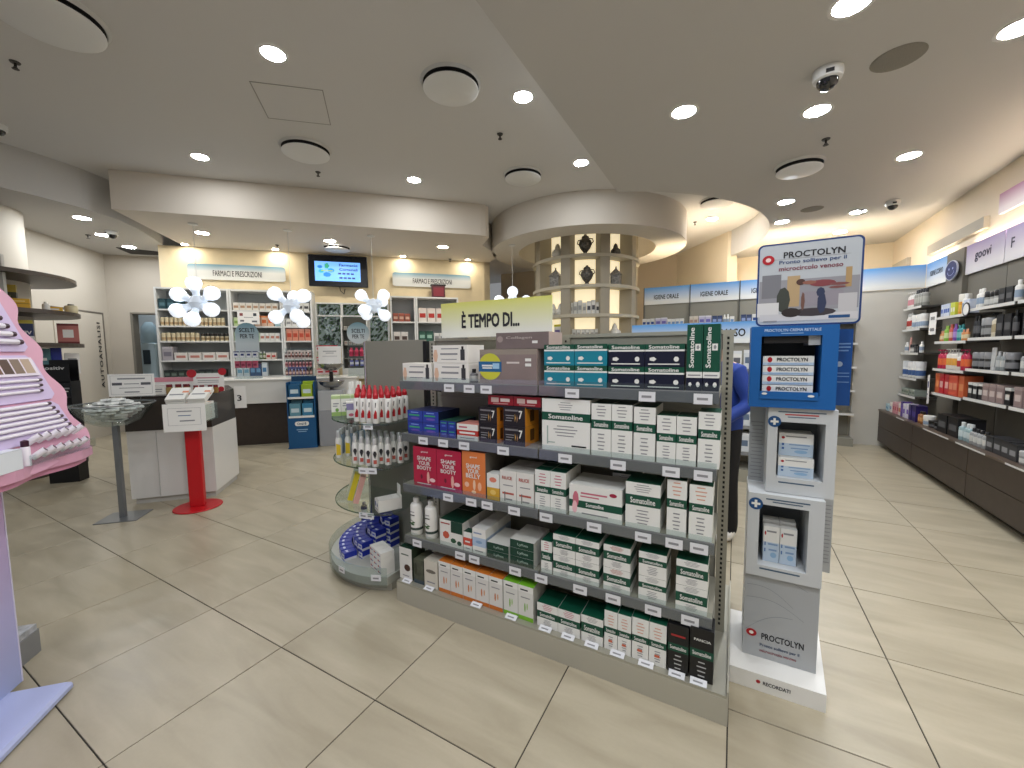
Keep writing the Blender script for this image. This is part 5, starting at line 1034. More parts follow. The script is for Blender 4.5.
for lb, u, v, p, dirs in [
  ('white six-petal flower lamp hanging nearest the side doorway', 198, 303, -2.74, [(-.05, 1, .25), (.85, .45, .2), (1, -.45, .3), (0, -.9, .4), (-.85, -.45, .3), (-1, .45, .2)]),
  ('white flower lamp hanging before the slim white shelving', 288, 306, -1.5, [(-.7, .6, .4), (-.25, .7, -.8), (.9, .55, .3), (-.8, -.75, .3), (.7, -.75, .6), (.4, -.8, -.5)]),
  ('white flower lamp hanging before the garden window', 373, 306, -.28, [(-.85, .75, .2), (.3, .5, -.9), (.85, .75, .3), (-.75, -.5, -.7), (-.3, -.45, .9), (.9, -.75, .2)]),
  ('white flower lamp mostly hidden behind the yellow-green sign', 513, 303, 2.11, [(0, .6, .8), (.9, .1, .3), (-.9, .1, .3), (.4, -.8, .3), (-.5, -.7, .2), (0, .4, -.9)])]:
    P = onq(u, v, 7.15); flower(lb, p, 7.15, P.z, dirs, .34 if p < -1.4 else .31)
# ------------------------------------------------------------------ service desk
SD = kthing('service_desk', 'angular service desk with white front and dark brown upper band', 'desk', 0, 0)
DW = M('#d8d6d2', .3); DB = M('#37302a', .35, noise=.1)
dk = [(-2.55, 4.87), (-1.83, 4.9), (-1.83, 5.56), (-2.1, 6.2), (-2.55, 6.2)]
MB().prism([(p+(.03 if p > -2 else -.0), q+.03) if 0 else (p, q) for p, q in dk], .06, .745, DW).build('white_body', SD)
MB().prism([(-2.53, 4.9), (-1.85, 4.93), (-1.85, 5.54), (-2.12, 6.17), (-2.53, 6.17)], 0, .06, M('#b9b6b0', .4)).build('plinth', SD)
MB().prism([(p, q-.01) for p, q in dk], .745, 1.07, DB).build('dark_band', SD)
MB().prism([(p-.0, q-.015) for p, q in dk], 1.07, 1.09, M('#2c2622', .25)).build('desk_top', SD)
prints(SD, 4.868, [], 'x') if 0 else None
for p in (-2.31, -2.07): MB().box(p-.001, p+.001, 4.872, 4.885, .07, .73, M('#b4b2ae', .5)).build('panel_joint', SD).rotation_euler = (0, 0, .0417*0)
DT = 1.091
for k, (p, w, lb) in enumerate([(-2.36, .1, 0), (-2.27, .07, 1), (-2.19, .07, 1), (-2.12, .07, 1), (-2.02, .055, 2), (-1.965, .055, 2), (-1.89, .055, 3), (-1.84, .055, 3)]):
    if lb == 0:
        o = tag(carton('product_carton', .1, .06, .09, bands=WHITE, top=M('#5e1420', .4), lines=[(0, .6, .7, .12, GREYINK), (0, .35, .6, .1, GREYINK)]), 'white carton with dark red top on the service desk', 'box'); o.location = K(p+.04, 5.0, DT); o.rotation_euler = (0, 0, PI/4)
    else:
        bottle('perfume_bottle', ['', 'golden glass perfume bottle with a dark red cap, middle row', 'short amber jar with a dark red lid between golden bottles and papers', 'short amber jar with a dark red lid near the desk corner'][lb], 'bottle', K(p+.02, 5.02 if lb > 1 else 5.06, DT), w*.45, .1 if lb == 1 else .085, M('#9a8250' if lb == 1 else '#8c6a38', .2), M('#6a1420', .35), .28, .7, ['', 'golden perfume bottles', 'amber jars by papers', 'amber jars at corner'][lb], None, 12, .85)
# leaflet board and second display on the desk
lf = kthing('leaflet_holder', 'white leaflet board with two red discs standing on the service desk', 'leaflet holder', -1.95, 5.25, DT)
MB().box(-.16, .13, 0, .004, 0, .2, PAPER).build('board', lf); prints(lf, -.001, [(-.02, .15, .22, .012, M('#c98a94', .5)), (-.02, .12, .2, .006, GREYINK), (-.02, .1, .2, .006, GREYINK), (-.02, .07, .16, .006, GREYINK)], 'print')
for x, z, r in ((-.17, .2, .045), (.12, .215, .04), (.1, .02, .03)): MB().lathe([(0, 0), (r, 0), (r, .004), (0, .004)], M('#b0202c', .4), 20, M4=Matrix.Translation((x, -.004, z)) @ Matrix.Rotation(PI/2, 4, 'X')).build('red_disc', lf)
MB().box(-.1, .1, .004, .08, 0, .006, ACRYL).build('foot', lf)
pk = kthing('price_board', 'pink and white board with black figures behind perfume bottles', 'board', -2.33, 5.35, DT)
MB().box(-.22, .22, 0, .01, 0, .16, PAPER).build('board', pk); MB().box(-.22, .22, -.002, 0, .11, .16, M('#d98f9c', .5)).build('pink_strip', pk); txt(pk, '00', .12, -.003, .06, .06, .04, INK); MB().box(-.1, .1, .01, .09, 0, .006, ACRYL).build('foot', pk)
nc = kthing('number_card', 'white card printed with number 3 at the service desk end', 'sign card', -1.79, 5.5, .86)
MB().box(-.02, .1, 0, .003, 0, .26, PAPER).build('card', nc); txt(nc, '3', .03, -.001, .12, .045, .07, INK)
MB().box(-.0, .02, .003, .03, .2, .23, ACRYL).build('clip', nc)
def scelti(label, p, q, z, shape, s=1.):
    t = kthing('pick_of_the_day_display', label, 'display', p, q, z)
    if shape == 'arch': o = [(-.17, 0), (.17, 0)]+[(.17*math.cos(PI*k/12), .32+.17*math.sin(PI*k/12)) for k in range(13)]
    else: o = [(.19*math.cos(2*PI*k/24), .33+.19*math.sin(2*PI*k/24)) for k in range(24)]
    board(o, 0, .008, grad('#5a8290', '#b9c2c4', .3, 1.)).build('sign_plate', t)
    txt(t, 'SCELTI', 0, -.001, .37, .22, .07, INK); txt(t, 'PER TE', 0, -.001, .27, .2, .07, INK)
    MB().box(-.19, .19, .009, .02, -.42, .2 if shape == 'disc' else .02, ACRYL).build('back_plate', t)
    for zz in (-.08, -.25, -.41): MB().box(-.19, .19, -.1, .01, zz-.004, zz, ACRYL).build('tray', t)
    MB().box(-.19, .19, -.12, .02, -.425, -.415, ACRYL).build('foot', t)
    return t
sd1 = scelti('arched blue SCELTI PER TE display on the prescription counter', -2.3, 7.7, 1.52, 'arch')
sd2 = scelti('round blue SCELTI PER TE display beside the bowl stand', -.58, 7.75, 1.52, 'disc')
for k in range(4): goods('carton', .065, .05, .1, C('#d2d4da', '#24306a', '#2c3468'), K(-2.45+k*.09, 7.62, 1.441), PI/4, 'white and navy carton on the arched display tray', 'cartons on the arched display')
for k in range(4): goods('carton', .07, .05, .11, C('#a9566a', '#7c2440', '#a93450'), K(-2.44+k*.085, 7.62, 1.271), PI/4, 'dark pink carton on the arched display lower tray', 'pink cartons on the arched display')
for k in range(4): goods('bottle', .075, .05, .15, C('#c4385a', '#a92a4a', '#c4385a'), K(-.7+k*.085, 7.66, 1.441), PI/4, 'bright pink bottle on the round display tray', 'pink bottles on the round display')
for k in range(4): goods('bottle', .065, .05, .13, C('#5a62a4', '#c9ccd9', '#a99a9a'), K(-.7+k*.085, 7.66, 1.271), PI/4, 'violet-blue bottle on the round display lower tray', 'violet bottles on the round display')
gs = kthing('spray_rack', 'clear rack crowded with dark and pink lip products on counter', 'rack', -1.55, 7.68, 1.091)
MB().box(-.22, .22, .1, .11, 0, .5, ACRYL).build('back_plate', gs)
for zz in (.02, .16, .3, .43): MB().box(-.22, .22, -.03, .1, zz-.005, zz, ACRYL).build('tray', gs)
for zi, zz in enumerate((.02, .16, .3)):
    for k in range(8): goods('bottle', .045, .04, .11, [C('#6a4a44', '#c9a99c', '#2c2222'), C('#c99a9a', '#8c4a52', '#3a2a2a'), C('#b4a9a4', '#5a3c3a', '#1c1818')][zi], K(-1.735+k*.053, 7.665, 1.112+zz), PI/4, ['brown lip product on the lowest rack tray', 'rose lip product on the middle rack tray', 'greyish lip product on the highest rack tray'][zi], ['brown lip products', 'rose lip products', 'greyish lip products'][zi])
gs2 = kthing('medicine_rack', 'clear rack of red and white medicine boxes on the counter', 'rack', -1.1, 7.72, 1.091)
MB().box(-.18, .18, .14, .15, 0, .62, ACRYL).build('back_plate', gs2)
for zz in (.02, .22, .42): MB().box(-.18, .18, -.03, .14, zz-.005, zz, ACRYL).build('tray', gs2)
for zi, zz in enumerate((.02, .22, .42)):
    for k in range(3): goods('carton', .11, .08, .1, C('#d4c4c4', '#b4303a', '#c9404a'), K(-1.215+k*.115, 7.7, 1.112+zz), PI/4, f'red and white medicine box on the {("lowest", "middle", "highest")[zi]} tray of clear rack', f'medicine boxes {zi}')
# ------------------------------------------------------------------ cardboard floor displays by the counter
OB = kthing('cardboard_floor_display', 'blue cardboard floor display with two open shelves by counter', 'display stand', -1.41, 7.02)
CB = M('#12507f', .45); CBD = M('#0d3c62', .5)
MB().box(-.2, .2, 0, .32, .02, .5, CB).box(-.21, .21, -.005, .33, 0, .02, CB).build('base', OB)
MB().box(-.2, -.185, 0, .32, .5, 1.05, CB).box(.185, .2, 0, .32, .5, 1.05, CB).build('side_panel', OB); MB().box(-.185, .185, .3, .32, .5, 1.13, CBD).build('back_panel', OB)
for z in (.5, .8): MB().box(-.185, .185, 0, .3, z, z+.012, CARDW).build('shelf', OB); MB().box(-.185, .185, -.004, 0, z-.012, z+.02, CARDW).build('shelf_lip', OB)
board(rrect(-.1, .1, .36, .43, .033), -.006, -.001, WHITE).build('logo_plate', OB); txt(OB, 'Oral-B', 0, -.0075, .395, .13, .04, CBD); prints(OB, -.001, [(0, .3, .16, .012, M('#9cbcd6', .5)), (0, .27, .12, .01, M('#9cbcd6', .5))], 'print')
for z, cs in ((.513, ('#5f8fa0', '#3a7ca0')), (.813, ('#2a5f86', '#9ab42f'))):
    for k in range(2):
        word = {'#5f8fa0': 'grey-blue', '#3a7ca0': 'mid-blue', '#2a5f86': 'dark blue', '#9ab42f': 'lime green'}[cs[k]]
        for r in range(2): goods('carton', .16, .1, .2+.04*r, C(cs[k], '#c4d4da', cs[k]), K(-1.5+k*.18, 7.03+r*.12, z+.001), PI/4, f'{word} toothbrush carton in the blue cardboard display', f'{word} toothbrush cartons')
GB = kthing('grey_display_column', 'plain grey display column carrying two wire bowls of sweets', 'display stand', -.98, 7.05)
MB().bbox(-.19, .19, 0, .34, 0, .58, M('#8f9196', .5), .006).build('lower_box', GB); MB().bbox(-.19, .19, .01, .34, .58, .9, M('#a9abad', .5), .006).build('upper_box', GB)
MB().lathe([(.03, .9), (.03, 1.2)], BLACK, 12, 0, .17).build('post', GB)
for z in (1.0, 1.28):
    MB().lathe([(0, z-.07), (.1, z-.06), (.17, z-.01), (.2, z+.04), (.205, z+.045), (.195, z+.04), (.16, z)], M('#9fa0a0', .25, .8), 24, 0, .17).build('bowl', GB, smooth=True)
cr = random.Random(8)
for z, nm in ((1.0, 'lower'), (1.28, 'upper')):
    for k in range(12):
        a = k*2.4; r = .11*math.sqrt(k/12); o = tag(MB().box(-.035, .035, -.02, .02, 0, .02, [BLACK, WHITE, M('#b9b4ae', .5)][k % 3]).build('sweet_packet', None, K(-.98+r*math.cos(a), 7.22+r*math.sin(a), z-.01+.004*(k % 4)), cr.uniform(0, 3)), f'{["black", "white", "beige"][k % 3]} sweet packet lying in the {nm} wire bowl', 'packet', f'{["black", "white", "beige"][k % 3]} packets {nm} bowl')
nt2 = kthing('notice_card', 'white notice card standing above the wire bowls', 'sign card', -.98, 7.16, 1.33); MB().box(-.17, .17, 0, .004, 0, .28, PAPER).build('card', nt2); prints(nt2, -.001, [(0, .2, .2, .012, GREYINK), (0, .17, .12, .01, GREYINK), (0, .12, .22, .006, GREYINK)]); MB().box(-.01, .01, .004, .02, -.05, .1, ACRYL).build('stem', nt2)
# ------------------------------------------------------------------ bowl stand and red stand
BS = kthing('bowl_stand', 'glass bowl on a thin grey post with square base plate', 'stand', -2.44, 4.52)
MB().bbox(-.16, .16, -.13, .15, 0, .008, M('#8d9092', .3, .7), .003).build('base_plate', BS)
MB().box(-.02, .02, -.02, .02, .008, .86, M('#7d8082', .35, .6)).build('post', BS)
MB().lathe([(0, .86), (.1, .865), (.19, .91), (.25, .99), (.285, 1.06), (.29, 1.062), (.28, 1.06), (.243, .99), (.18, .918), (.09, .875), (0, .872)], glass('#f4f7f7', .04, .95), 32).build('glass_bowl', BS, smooth=True)
MB().arc((0, 0), .283, .293, 0, 2*PI, 1.055, 1.066, M('#9fa3a4', .2, .6), 32).build('bowl_rim', BS, smooth=True)
SI2 = kthing('price_card', 'white framed price card standing above the glass bowl', 'sign card', -2.45, 4.825, 1.07)
MB().box(-.185, .185, 0, .004, .03, .245, PAPER).build('card', SI2)
prints(SI2, -.001, [(0, .2, .22, .014, GREYINK), (-.115, .15, .08, .025, M('#5a5a60', .5)), (.115, .15, .08, .025, M('#5a5a60', .5)), (0, .15, .12, .008, GREYINK), (0, .11, .2, .004, INK), (0, .07, .12, .012, GREYINK)]+[(0, .23, .33, .002, GREYINK), (0, .05, .33, .002, GREYINK), (-.165, .14, .002, .18, GREYINK), (.165, .14, .002, .18, GREYINK)])
for x in (-.06, .06): MB().box(x-.004, x+.004, .004, .008, -.14, .06, ACRYL).build('stem', SI2)
pr_ = random.Random(4)
pm = MB().bbox(-.046, .046, -.03, .03, 0, .022, M('#dfe1de', .35, noise=.35, scale=22), .004).mesh('sample_packet')
for l, (rr, n) in enumerate([(.05, 3), (.085, 5), (.12, 7), (.15, 9), (.17, 10), (.15, 9), (.1, 6), (.05, 3)]):
    for k in range(n):
        a = 2*PI*k/n+l*.5
        o = obj('sample_packet', pm, None, K(-2.44+rr*math.cos(a), 4.52+rr*math.sin(a), .905+.026*l)); o.rotation_euler = (pr_.uniform(-.12, .12), pr_.uniform(-.12, .12), a+PI/4+PI/2); tag(o, 'small silvery green sample packet heaped in the glass bowl', 'packet', 'sample packets in the glass bowl')
RS = kthing('red_stand', 'bright red stand with flat post on a round red foot', 'stand', -1.89, 4.62)
RD = M('#b8141c', .35)
MB().lathe([(0, 0), (.195, 0), (.2, .006), (.195, .012), (0, .014)], RD, 40).build('round_foot', RS, smooth=True)
MB().bbox(-.062, .062, -.03, .03, .012, .86, RD, .006).build('post', RS)
MB().box(-.17, .17, -.13, .13, .86, .866, ACRYL).box(-.17, -.166, -.13, .13, .86, 1.02, ACRYL).box(.166, .17, -.13, .13, .86, 1.02, ACRYL).box(-.17, .17, -.134, -.13, .86, 1.02, ACRYL).box(-.17, .17, .13, .134, .86, 1.02, ACRYL).build('clear_tray', RS)
pc = MB().box(-.17, .17, -.142, -.138, .78, 1.04, PAPER).build('front_card', RS); prints(pc, -.1425, [(0, .97, .12, .01, GREYINK), (0, .93, .1, .008, M('#6a7a9c', .5)), (.02, .88, .12, .012, GREYINK)]+[(0, 1.0, .26, .002, GREYINK), (0, .84, .26, .002, GREYINK), (-.13, .92, .002, .16, GREYINK), (.13, .92, .002, .16, GREYINK)])
for k in range(18):
    if k < 14: x, y, z, a, tl = (-.08 if k % 2 else .08), .0, .868+.0245*(k//2), pr_.uniform(-.05, .05), 0
    else: x, y, z, a, tl = [(-.09, .0, 1.043, .06, 0), (.09, .0, 1.043, -.06, 0), (-.09, -.0125, 1.066, .06, 0), (.09, -.0125, 1.066, -.06, 0)][k-14]
    o = MB().box(-.075, .075, -.1, .1, 0, .022, WHITE).build('medicine_box', None); o.location = K(-1.89+x, 4.62+y, z); o.rotation_euler = (.5 if k > 13 else 0, tl, PI/4+a); o.location.z += .045 if k > 13 else 0
    MB().quad([(-.06, -.03, .0225), (.05, -.03, .0225), (.05, -.01, .0225), (-.06, -.01, .0225)], GREYINK).quad([(.03, .01, .0225), (.08, .01, .0225), (.08, .04, .0225), (.03, .04, .0225)], M('#d98a62', .5)).build('top_print', o)['kind'] = 'stuff'
    tag(o, 'flat white medicine box heaped in the red stand tray', 'box', 'medicine boxes on the red stand')
# ------------------------------------------------------------------ left-hand column with curved shelves
LCOL = struct(MB().lathe([(.5, 0), (.5, LO)], M('#cdc6b8', .6), 48, -5.15, 7.0).build('wall_column', rz=PI/4, smooth=True))
CS = kthing('column_shelving', 'dark brown curved shelves wrapped around the pale round column', 'shelving', -5.05, 6.72)
SHB2 = M('#4a4038', .4, noise=.12, scale=10)
for z, r in ((2.52, .98), (2.07, .99), (1.66, 1.0), (1.25, .88), (.85, .88)):
    o = [(r*math.cos(a), r*math.sin(a)*1.05) for a in [math.radians(-100+200*k/36) for k in range(37)]]
    s_ = MB().prism([(-.1, -.85)]+o+[(-.1, .85)], z-.05, z, SHB2).build('curved_shelf', CS)
MB().prism([(-.1, -.9)]+[(.95*math.cos(math.radians(-90+180*k/24)), .95*math.sin(math.radians(-90+180*k/24))) for k in range(25)]+[(-.1, .9)], 0, .16, SHB2).build('plinth', CS)
def kgood(label, p, q, z, w, d, h, kw, cat='box', name='product_box', rz=0, group=None):
    o = carton(name, w, d, h, **kw); o.location = K(p, q, z+.001); o.rotation_euler = (0, 0, PI/4+rz); return tag(o, label, cat, group)
YEL = M('#d9a82a', .4)
kgood('large yellow and black picture box on the curved shelf', -4.55, 6.5, 2.07, .3, .12, .3, dict(bands=[(0, .3, M('#7a6a1e', .4)), (.3, .7, M('#3a3a24', .4)), (.7, 1, M('#a8902a', .4))], lines=[(-.1, .8, .6, .12, INK), (0, .5, .7, .15, M('#6a6a3a', .5))]), rz=.5)
kgood('small stack of bright yellow cartons on the curved shelf', -4.36, 6.5, 2.07, .18, .1, .13, dict(bands=[(0, .5, YEL), (.5, .55, M('#8a6a1a', .5)), (.55, 1, YEL)], lines=[(0, .75, .6, .12, M('#f0d27a', .5))]), rz=.5)
bottle('pill_pot', 'white pill pot beside the bright yellow cartons', 'pot', K(-4.2, 6.66, 2.071), .035, .11, WHITE, WHITE, .25, .9)
kgood('flat yellow carton lying near the white pill pot', -4.2, 6.78, 2.07, .16, .12, .06, dict(bands=YEL, lines=[(0, .5, .6, .3, WHITE)]), rz=.6)
bottle('cream_pot', 'wide cream pot with pale lid at the curved shelf end', 'pot', K(-4.15, 7.0, 2.071), .065, .12, M('#d9cfae', .4), M('#8d8a80', .4), .2, .95)
kgood('navy and white ACTIV carton on the third curved shelf', -4.4, 6.5, 1.66, .26, .1, .28, dict(bands=[(0, .3, WHITE), (.3, .85, M('#24345f', .4)), (.85, 1, M('#cfc04a', .4))], texts=[('ACTIV', .1, .45, .7, .16, WHITE)]), rz=.5)
kgood('dark teal tall carton on the fourth curved shelf', -4.3, 6.46, 1.25, .12, .12, .33, dict(bands=M('#1c4450', .4), lines=[(0, .7, .5, .1, TEAL)]), rz=.5)
kgood('grey-teal tall carton beside the dark teal carton', -4.24, 6.6, 1.25, .12, .12, .34, dict(bands=M('#4f7a80', .4), lines=[(0, .6, .5, .1, WHITE)]), rz=.5)
kgood('royal blue tall carton beside the grey-teal carton', -4.2, 6.74, 1.25, .1, .1, .35, dict(bands=M('#1f2f8c', .35), lines=[(0, .3, .2, .3, M('#6a7ad0', .5))]), rz=.5)
kgood('red framed picture carton on the third curved shelf', -4.22, 7.02, 1.66, .2, .06, .27, dict(bands=[(0, .1, M('#6a1c20', .4)), (.1, .9, M('#b46a62', .4)), (.9, 1, M('#6a1c20', .4))], lines=[(0, .5, .5, .4, WHITE)]), rz=.5)
kgood('leaning white booklet on the fourth curved shelf', -4.22, 7.05, 1.25, .14, .02, .28, dict(bands=PAPER, lines=[(0, .7, .6, .1, GREYINK)]), rz=.7)
# black floor display in front of the column
BD = kthing('black_floor_display', 'tall black cardboard floor display with white lettering by column', 'display stand', -3.76, 6.0)
BM = M('#0e0e11', .4)
MB().box(-.15, .13, 0, .16, 0, .36, BM).build('base', BD); MB().box(-.15, -.145, 0, .16, .36, 1.2, BM).box(.125, .13, 0, .16, .36, 1.2, BM).build('side_panel', BD); MB().box(-.145, .125, .15, .16, .36, 1.45, BM).build('back_panel', BD)
for z in (.36, .68, 1.0): MB().box(-.145, .125, .0, .15, z, z+.012, BM).build('shelf', BD)
MB().box(-.15, .13, -.004, .0, 1.2, 1.4, BM).build('header_card', BD)
txt(BD, 'INTUIV', 0, -.0015, .29, .22, .07, M('#cfcfcf', .5)); txt(BD, 'positiv', -.02, -.0055, 1.35, .22, .05, M('#cfcfcf', .5)); prints(BD, -.001, [(0, .235, .2, .008, GREYINK)])
for z in (.372, .692, 1.012):
    for k in range(3): o = kgood('glossy black pouch carton in the black floor display', -3.855+k*.087, 6.02, z, .084, .11, .17, dict(bands=[(0, 1, M('#1a1a1d', .15))], lines=[(0, .6, .6, .1, GREYINK), (0, .4, .3, .05, WHITE)]), name='pouch_carton', group='black pouch cartons')
P = onq(3, 280, 6.25)
tag(MB().box(P.x-.5, P.x, 6.25, 6.29, 0, onq(8, 254, 6.25).z, M('#b4b2aa', .5)).build('partition_panel', rz=PI/4), 'tall grey partition panel beside the curved column shelves', 'panel')
# ------------------------------------------------------------------ pink make-up stand
PK = kthing('makeup_stand', 'pink wavy-edged make-up stand on a lilac pedestal', 'display stand', 0, 0)
LED_TINT = grad('#c9a9cf', '#a9b4e0', .0, .9); PINK = M('#cf9ab0', .35); LILP = M('#c7b6d8', .35); BASE_LED_TINT = M('#b6bfe6', .3)  # purple and blue LED light put into the pedestal and base plate colours
MB().bbox(-2.05, -1.43, .6, 2.22, 0, .04, BASE_LED_TINT, .012).build('base_plate', PK)
MB().box(-1.95, -1.66, .7, 2.27, .04, 1.08, LED_TINT).build('pedestal', PK); MB().box(-1.66, -1.648, .7, 2.275, .04, 1.06, LED_TINT).build('front_face', PK); MB().box(-1.662, -1.646, 2.27, 2.276, .04, 1.06, M('#d9d6ea', .4)).build('edge_strip', PK)
def bp(q, t, o=0.): return Vector((-1.35-.235*t+.94*o, q, 1.1+.645*t+.342*o))
ol = []
for k in range(25): ol.append((.9+1.36*k/24, -.06+.02*math.sin(k*.9)))
for k in range(1, 40): t = -.05+1.17*k/40; ol.append((2.318+.024*math.sin(k*.62-1.2), t))
for k in range(20): ol.append((2.22-1.3*k/19, 1.13+.02*math.sin(k*.9)))
tri = tessellate_polygon([[Vector((a, b, 0)) for a, b in ol]]); n = len(ol)
v = [bp(a, b, 0) for a, b in ol]+[bp(a, b, -.035) for a, b in ol]
f = [tuple(t) for t in tri]+[tuple(i+n for i in reversed(t)) for t in tri]+[(i, i+n, (i+1) % n+n, (i+1) % n) for i in range(n)]
MB().add(v, f, PINK).build('wavy_board', PK)
le = []
for k in range(40): q = .9+1.42*k/39; le.append((-1.335+.014*math.sin(k*.75), q))
le = [(-1.6, .9)]+le+[(-1.40, 2.36), (-1.5, 2.35), (-1.58, 2.3)]
MB().prism(le, 1.045, 1.085, PINK).build('front_ledge', PK); MB().prism([(p-.02, q-.01) for p, q in le], 1.02, 1.046, M('#c98aa4', .4)).build('ledge_underside', PK)
for t0, t1 in ((.09, .315), (.33, .62), (.645, 1.05)):
    o = [(1.0, t0), (2.235, t0), (2.262, t0+.03), (2.25, t1-.03), (2.225, t1), (1.0, t1)]
    v = [bp(a, b, .008) for a, b in o]+[bp(a, b, .0) for a, b in o]
    MB().add(v, [tuple(range(6)), tuple(range(11, 5, -1))]+[(j, i, i+6, j+6) for i in range(6) for j in [(i+1) % 6]], LILP).build('lilac_panel', PK)
ME = [M('#7d6a5c', .4), M('#b09a86', .4), M('#c4b0a0', .4), M('#6a4a3c', .4), M('#4f3a32', .4)]
pal = thing('eyeshadow_palette', 'eyeshadow palette of brown shades on the pink make-up stand', 'palette', (0, 0, 0), PI/4)
MB().add([bp(a, b, o) for o in (.018, .009) for a, b in ((1.35, .485), (2.23, .485), (2.23, .6), (1.35, .6))], [(0, 1, 2, 3), (7, 6, 5, 4), (1, 0, 4, 5), (2, 1, 5, 6), (3, 2, 6, 7), (0, 3, 7, 4)], M('#e0d6e2', .35)).build('tray', pal)
for k in range(7):
    q0 = 1.87+k*.05; MB().add([bp(a, b, .0187) for a, b in ((q0, .5), (q0+.043, .5), (q0+.043, .59), (q0, .59))], [(0, 1, 2, 3)], ME[k % 5]).build('colour_pan', pal)
wpen = M('#e2dce4', .3); dpen = M('#3a1a2c', .35)
def pencil(t, q0, q1, r, i, lab, grp):
    o = thing('makeup_pencil', lab, 'pencil', K(*bp(q1, t, .009+r)), PI/4, grp)
    MB().tube([(0, q0-q1, 0), (0, -.02, 0)], r, wpen, 8).build('barrel', o, smooth=True); MB().tube([(0, -.02, 0), (0, -.002, 0)], r*1.02, dpen, 8).build('dark_cap', o, smooth=True)
for k in range(3): pencil(.455-.034*k, 1.6, 2.225-.012*k, .006, k, 'thin white make-up pencil with dark cap below the eyeshadow palette', 'pencils below the palette')
for k in range(6): pencil(.3-.03*k, 1.6, 2.2+.008*k, .007, k, 'white make-up pencil with a dark plum cap on the lowest lilac panel', 'pencils on the lowest panel')
for k in range(4): pencil(.7+.05*k, 1.5, 2.225-.012*k, .011, k, 'lilac make-up stick on the highest panel of the pink stand', 'sticks on the highest panel')
hold = thing('lipstick_holder', 'clear tray holding slanted lip gloss tubes on pink stand', 'holder', (0, 0, 0), PI/4)
MB().box(-1.348, -1.32, 1.95, 2.3, 1.086, 1.09, ACRYL).box(-1.323, -1.32, 1.95, 2.3, 1.09, 1.125, ACRYL).build('clear_tray', hold)
for k in range(12):
    q = 1.985+.045*(k % 6)+.01*(k//6); z = 1.1+.055*(k//6); p = -1.335-.018*(k//6)
    o = thing('lip_gloss_tube', 'short white lip gloss tube with dark end in the clear tray', 'tube', K(p, q, z), PI/4, 'lip gloss tubes in the clear tray')
    d = Vector((.62, .3, .55)).normalized(); b_ = Vector((0, 0, .012))
    MB().tube([b_-d*.004, b_+d*.042], .012, wpen, 10).build('barrel', o, smooth=True); MB().tube([b_+d*.042, b_+d*.0432], .009, dpen, 10).build('dark_end', o)
t = thing('tester_tray', 'white box of testers on the ledge of the pink stand', 'tray', K(-1.352, 1.82, 1.086), PI/4); MB().box(-.02, .03, -.24, .1, 0, .07, M('#d9dde2', .4)).build('box_body', t); MB().box(-.02, .03, -.24, .1, .0705, .075, M('#cfd4da', .3)).build('lid', t)
t = thing('upright_tester', 'white upright tester with dark plum top beside the tester tray', 'tester', K(-1.336, 1.955, 1.087), PI/4); MB().lathe([(0, 0), (.013, 0), (.013, .07), (.01, .075)], wpen, 12).build('barrel', t, smooth=True); MB().lathe([(.011, .072), (.011, .095), (0, .1)], dpen, 12).build('dark_cap', t, smooth=True)
t = kthing('small_silver_box', 'small silver box on the floor behind the pink stand', 'box', -1.83, 2.44); MB().box(-.06, .06, -.0, .12, 0, .12, M('#8f9194', .35, .4)).build('box_body', t); MB().box(-.055, .055, .005, .115, .12, .15, M('#b9bbbf', .4, noise=.4, scale=30)).build('goods_heap', t)
# ------------------------------------------------------------------ person behind the gondola
PR = thing('person', 'person in a blue jacket, black trousers and white shoes behind the gondola', 'person', (-.1, 3.6, 0), 2.5)
JK, TRO, SHO, SKIN = M('#183787', .7, noise=.1, scale=9), M('#131316', .8), M('#d6d4d0', .5), M('#b98a70', .5)
V = [(0, 0, .93), (0, .0, 1.1), (0, .01, 1.25), (0, .03, 1.36), (0, .05, 1.42), (0, .08, 1.5), (0, .09, 1.57)]
R_ = [.15, .145, .155, .13, .055, .085, .075]
Ed = [(0, 1), (1, 2), (2, 3), (3, 4), (4, 5), (5, 6)]
def chain(parent, pts, rad):
    k = parent
    for p, r in zip(pts, rad): V.append(p); R_.append(r); Ed.append((k, len(V)-1)); k = len(V)-1
    return k
for s_ in (-1, 1):
    chain(0, [(s_*.1, 0, .85), (s_*.11, .01, .5), (s_*.12, -.03, .1), (s_*.12, -.01, .045), (s_*.125, .15, .035)], [.1, .07, .05, .045, .035])
    w = chain(3, [(s_*.17, .03, 1.33), (s_*.26, .0, 1.1), (s_*.2, .2, .98)], [.075, .055, .042])
    h = chain(w, [(s_*.18, .27, .97)], [.032])
    for j in range(4): chain(h, [(s_*(.16+.018*j), .31, .97-.004*j), (s_*(.16+.018*j), .335, .945)], [.0095, .0085])
    chain(h, [(s_*.15, .28, .95), (s_*.14, .3, .93)], [.0105, .009])
me = bpy.data.meshes.new('body'); me.from_pydata(V, Ed, []); body = bpy.data.objects.new('body', me); COL.objects.link(body)
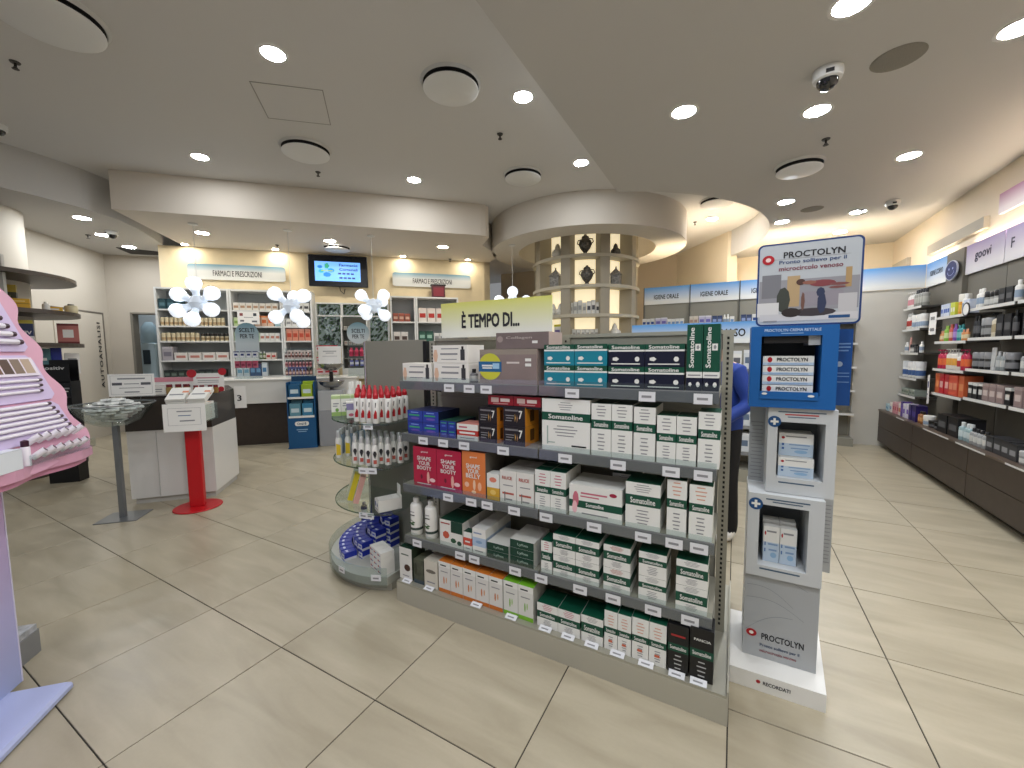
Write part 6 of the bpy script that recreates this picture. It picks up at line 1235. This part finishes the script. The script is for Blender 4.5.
md = body.modifiers.new('skin', 'SKIN'); md.use_smooth_shade = True
for i, sv in enumerate(me.skin_vertices[0].data): sv.radius = (R_[i]*(1.25 if i in (0, 1, 2, 3) else 1), R_[i]*(.8 if i in (0, 1, 2, 3) else 1)); sv.use_root = (i == 0)
body.modifiers.new('sub', 'SUBSURF').levels = 2
bpy.context.view_layer.update()
bm_ = bpy.data.meshes.new_from_object(body.evaluated_get(bpy.context.evaluated_depsgraph_get())); bpy.data.objects.remove(body)
bm_.materials.clear()
for m in (JK, TRO, SHO, SKIN): bm_.materials.append(m)
for p in bm_.polygons:
    c = p.center; p.use_smooth = True
    p.material_index = 2 if c.z < .075 else 3 if (c.z > 1.4 or (c.y > .22 and c.z > .9)) else 1 if c.z < .88 else 0
obj('body', bm_, PR)
MB().lathe([(.088, 1.50), (.1, 1.55), (.098, 1.6), (.07, 1.645), (0, 1.66)], M('#2a1e18', .7), 20, 0, .07).build('hair', PR, smooth=True)
fc = MB()
for x in (-.03, .03): fc.lathe([(0, -.004), (.009, 0), (0, .004)], M('#1a1412', .3), 8, M4=Matrix.Translation((x, .172, 1.545)) @ Matrix.Rotation(PI/2, 4, 'X'))
fc.build('eyes', PR)
MB().add([(-.01, .165, 1.53), (.01, .165, 1.53), (0, .165, 1.56), (0, .19, 1.527)], [(0, 1, 3), (1, 2, 3), (2, 0, 3)], SKIN).build('nose', PR)
MB().box(-.02, .02, .158, .163, 1.498, 1.505, M('#8d4a44', .5)).build('mouth', PR)

t = kthing('notice_card', 'white notice with small pictures stuck before the middle shelving', 'sign card', -2.42, 8.24, 2.02)
MB().box(-.17, .17, 0, .004, 0, .22, PAPER).build('card', t); prints(t, -.001, [(-.11, .17, .05, .05, M('#8d4a4a', .5)), (.1, .17, .05, .05, M('#3c4048', .5)), (0, .12, .14, .01, GREYINK), (-.1, .06, .06, .03, M('#6a6a70', .5)), (.09, .05, .08, .03, M('#6a6a70', .5))]); MB().box(-.01, .01, .004, .04, .1, .12, ACRYL).build('clip', t)
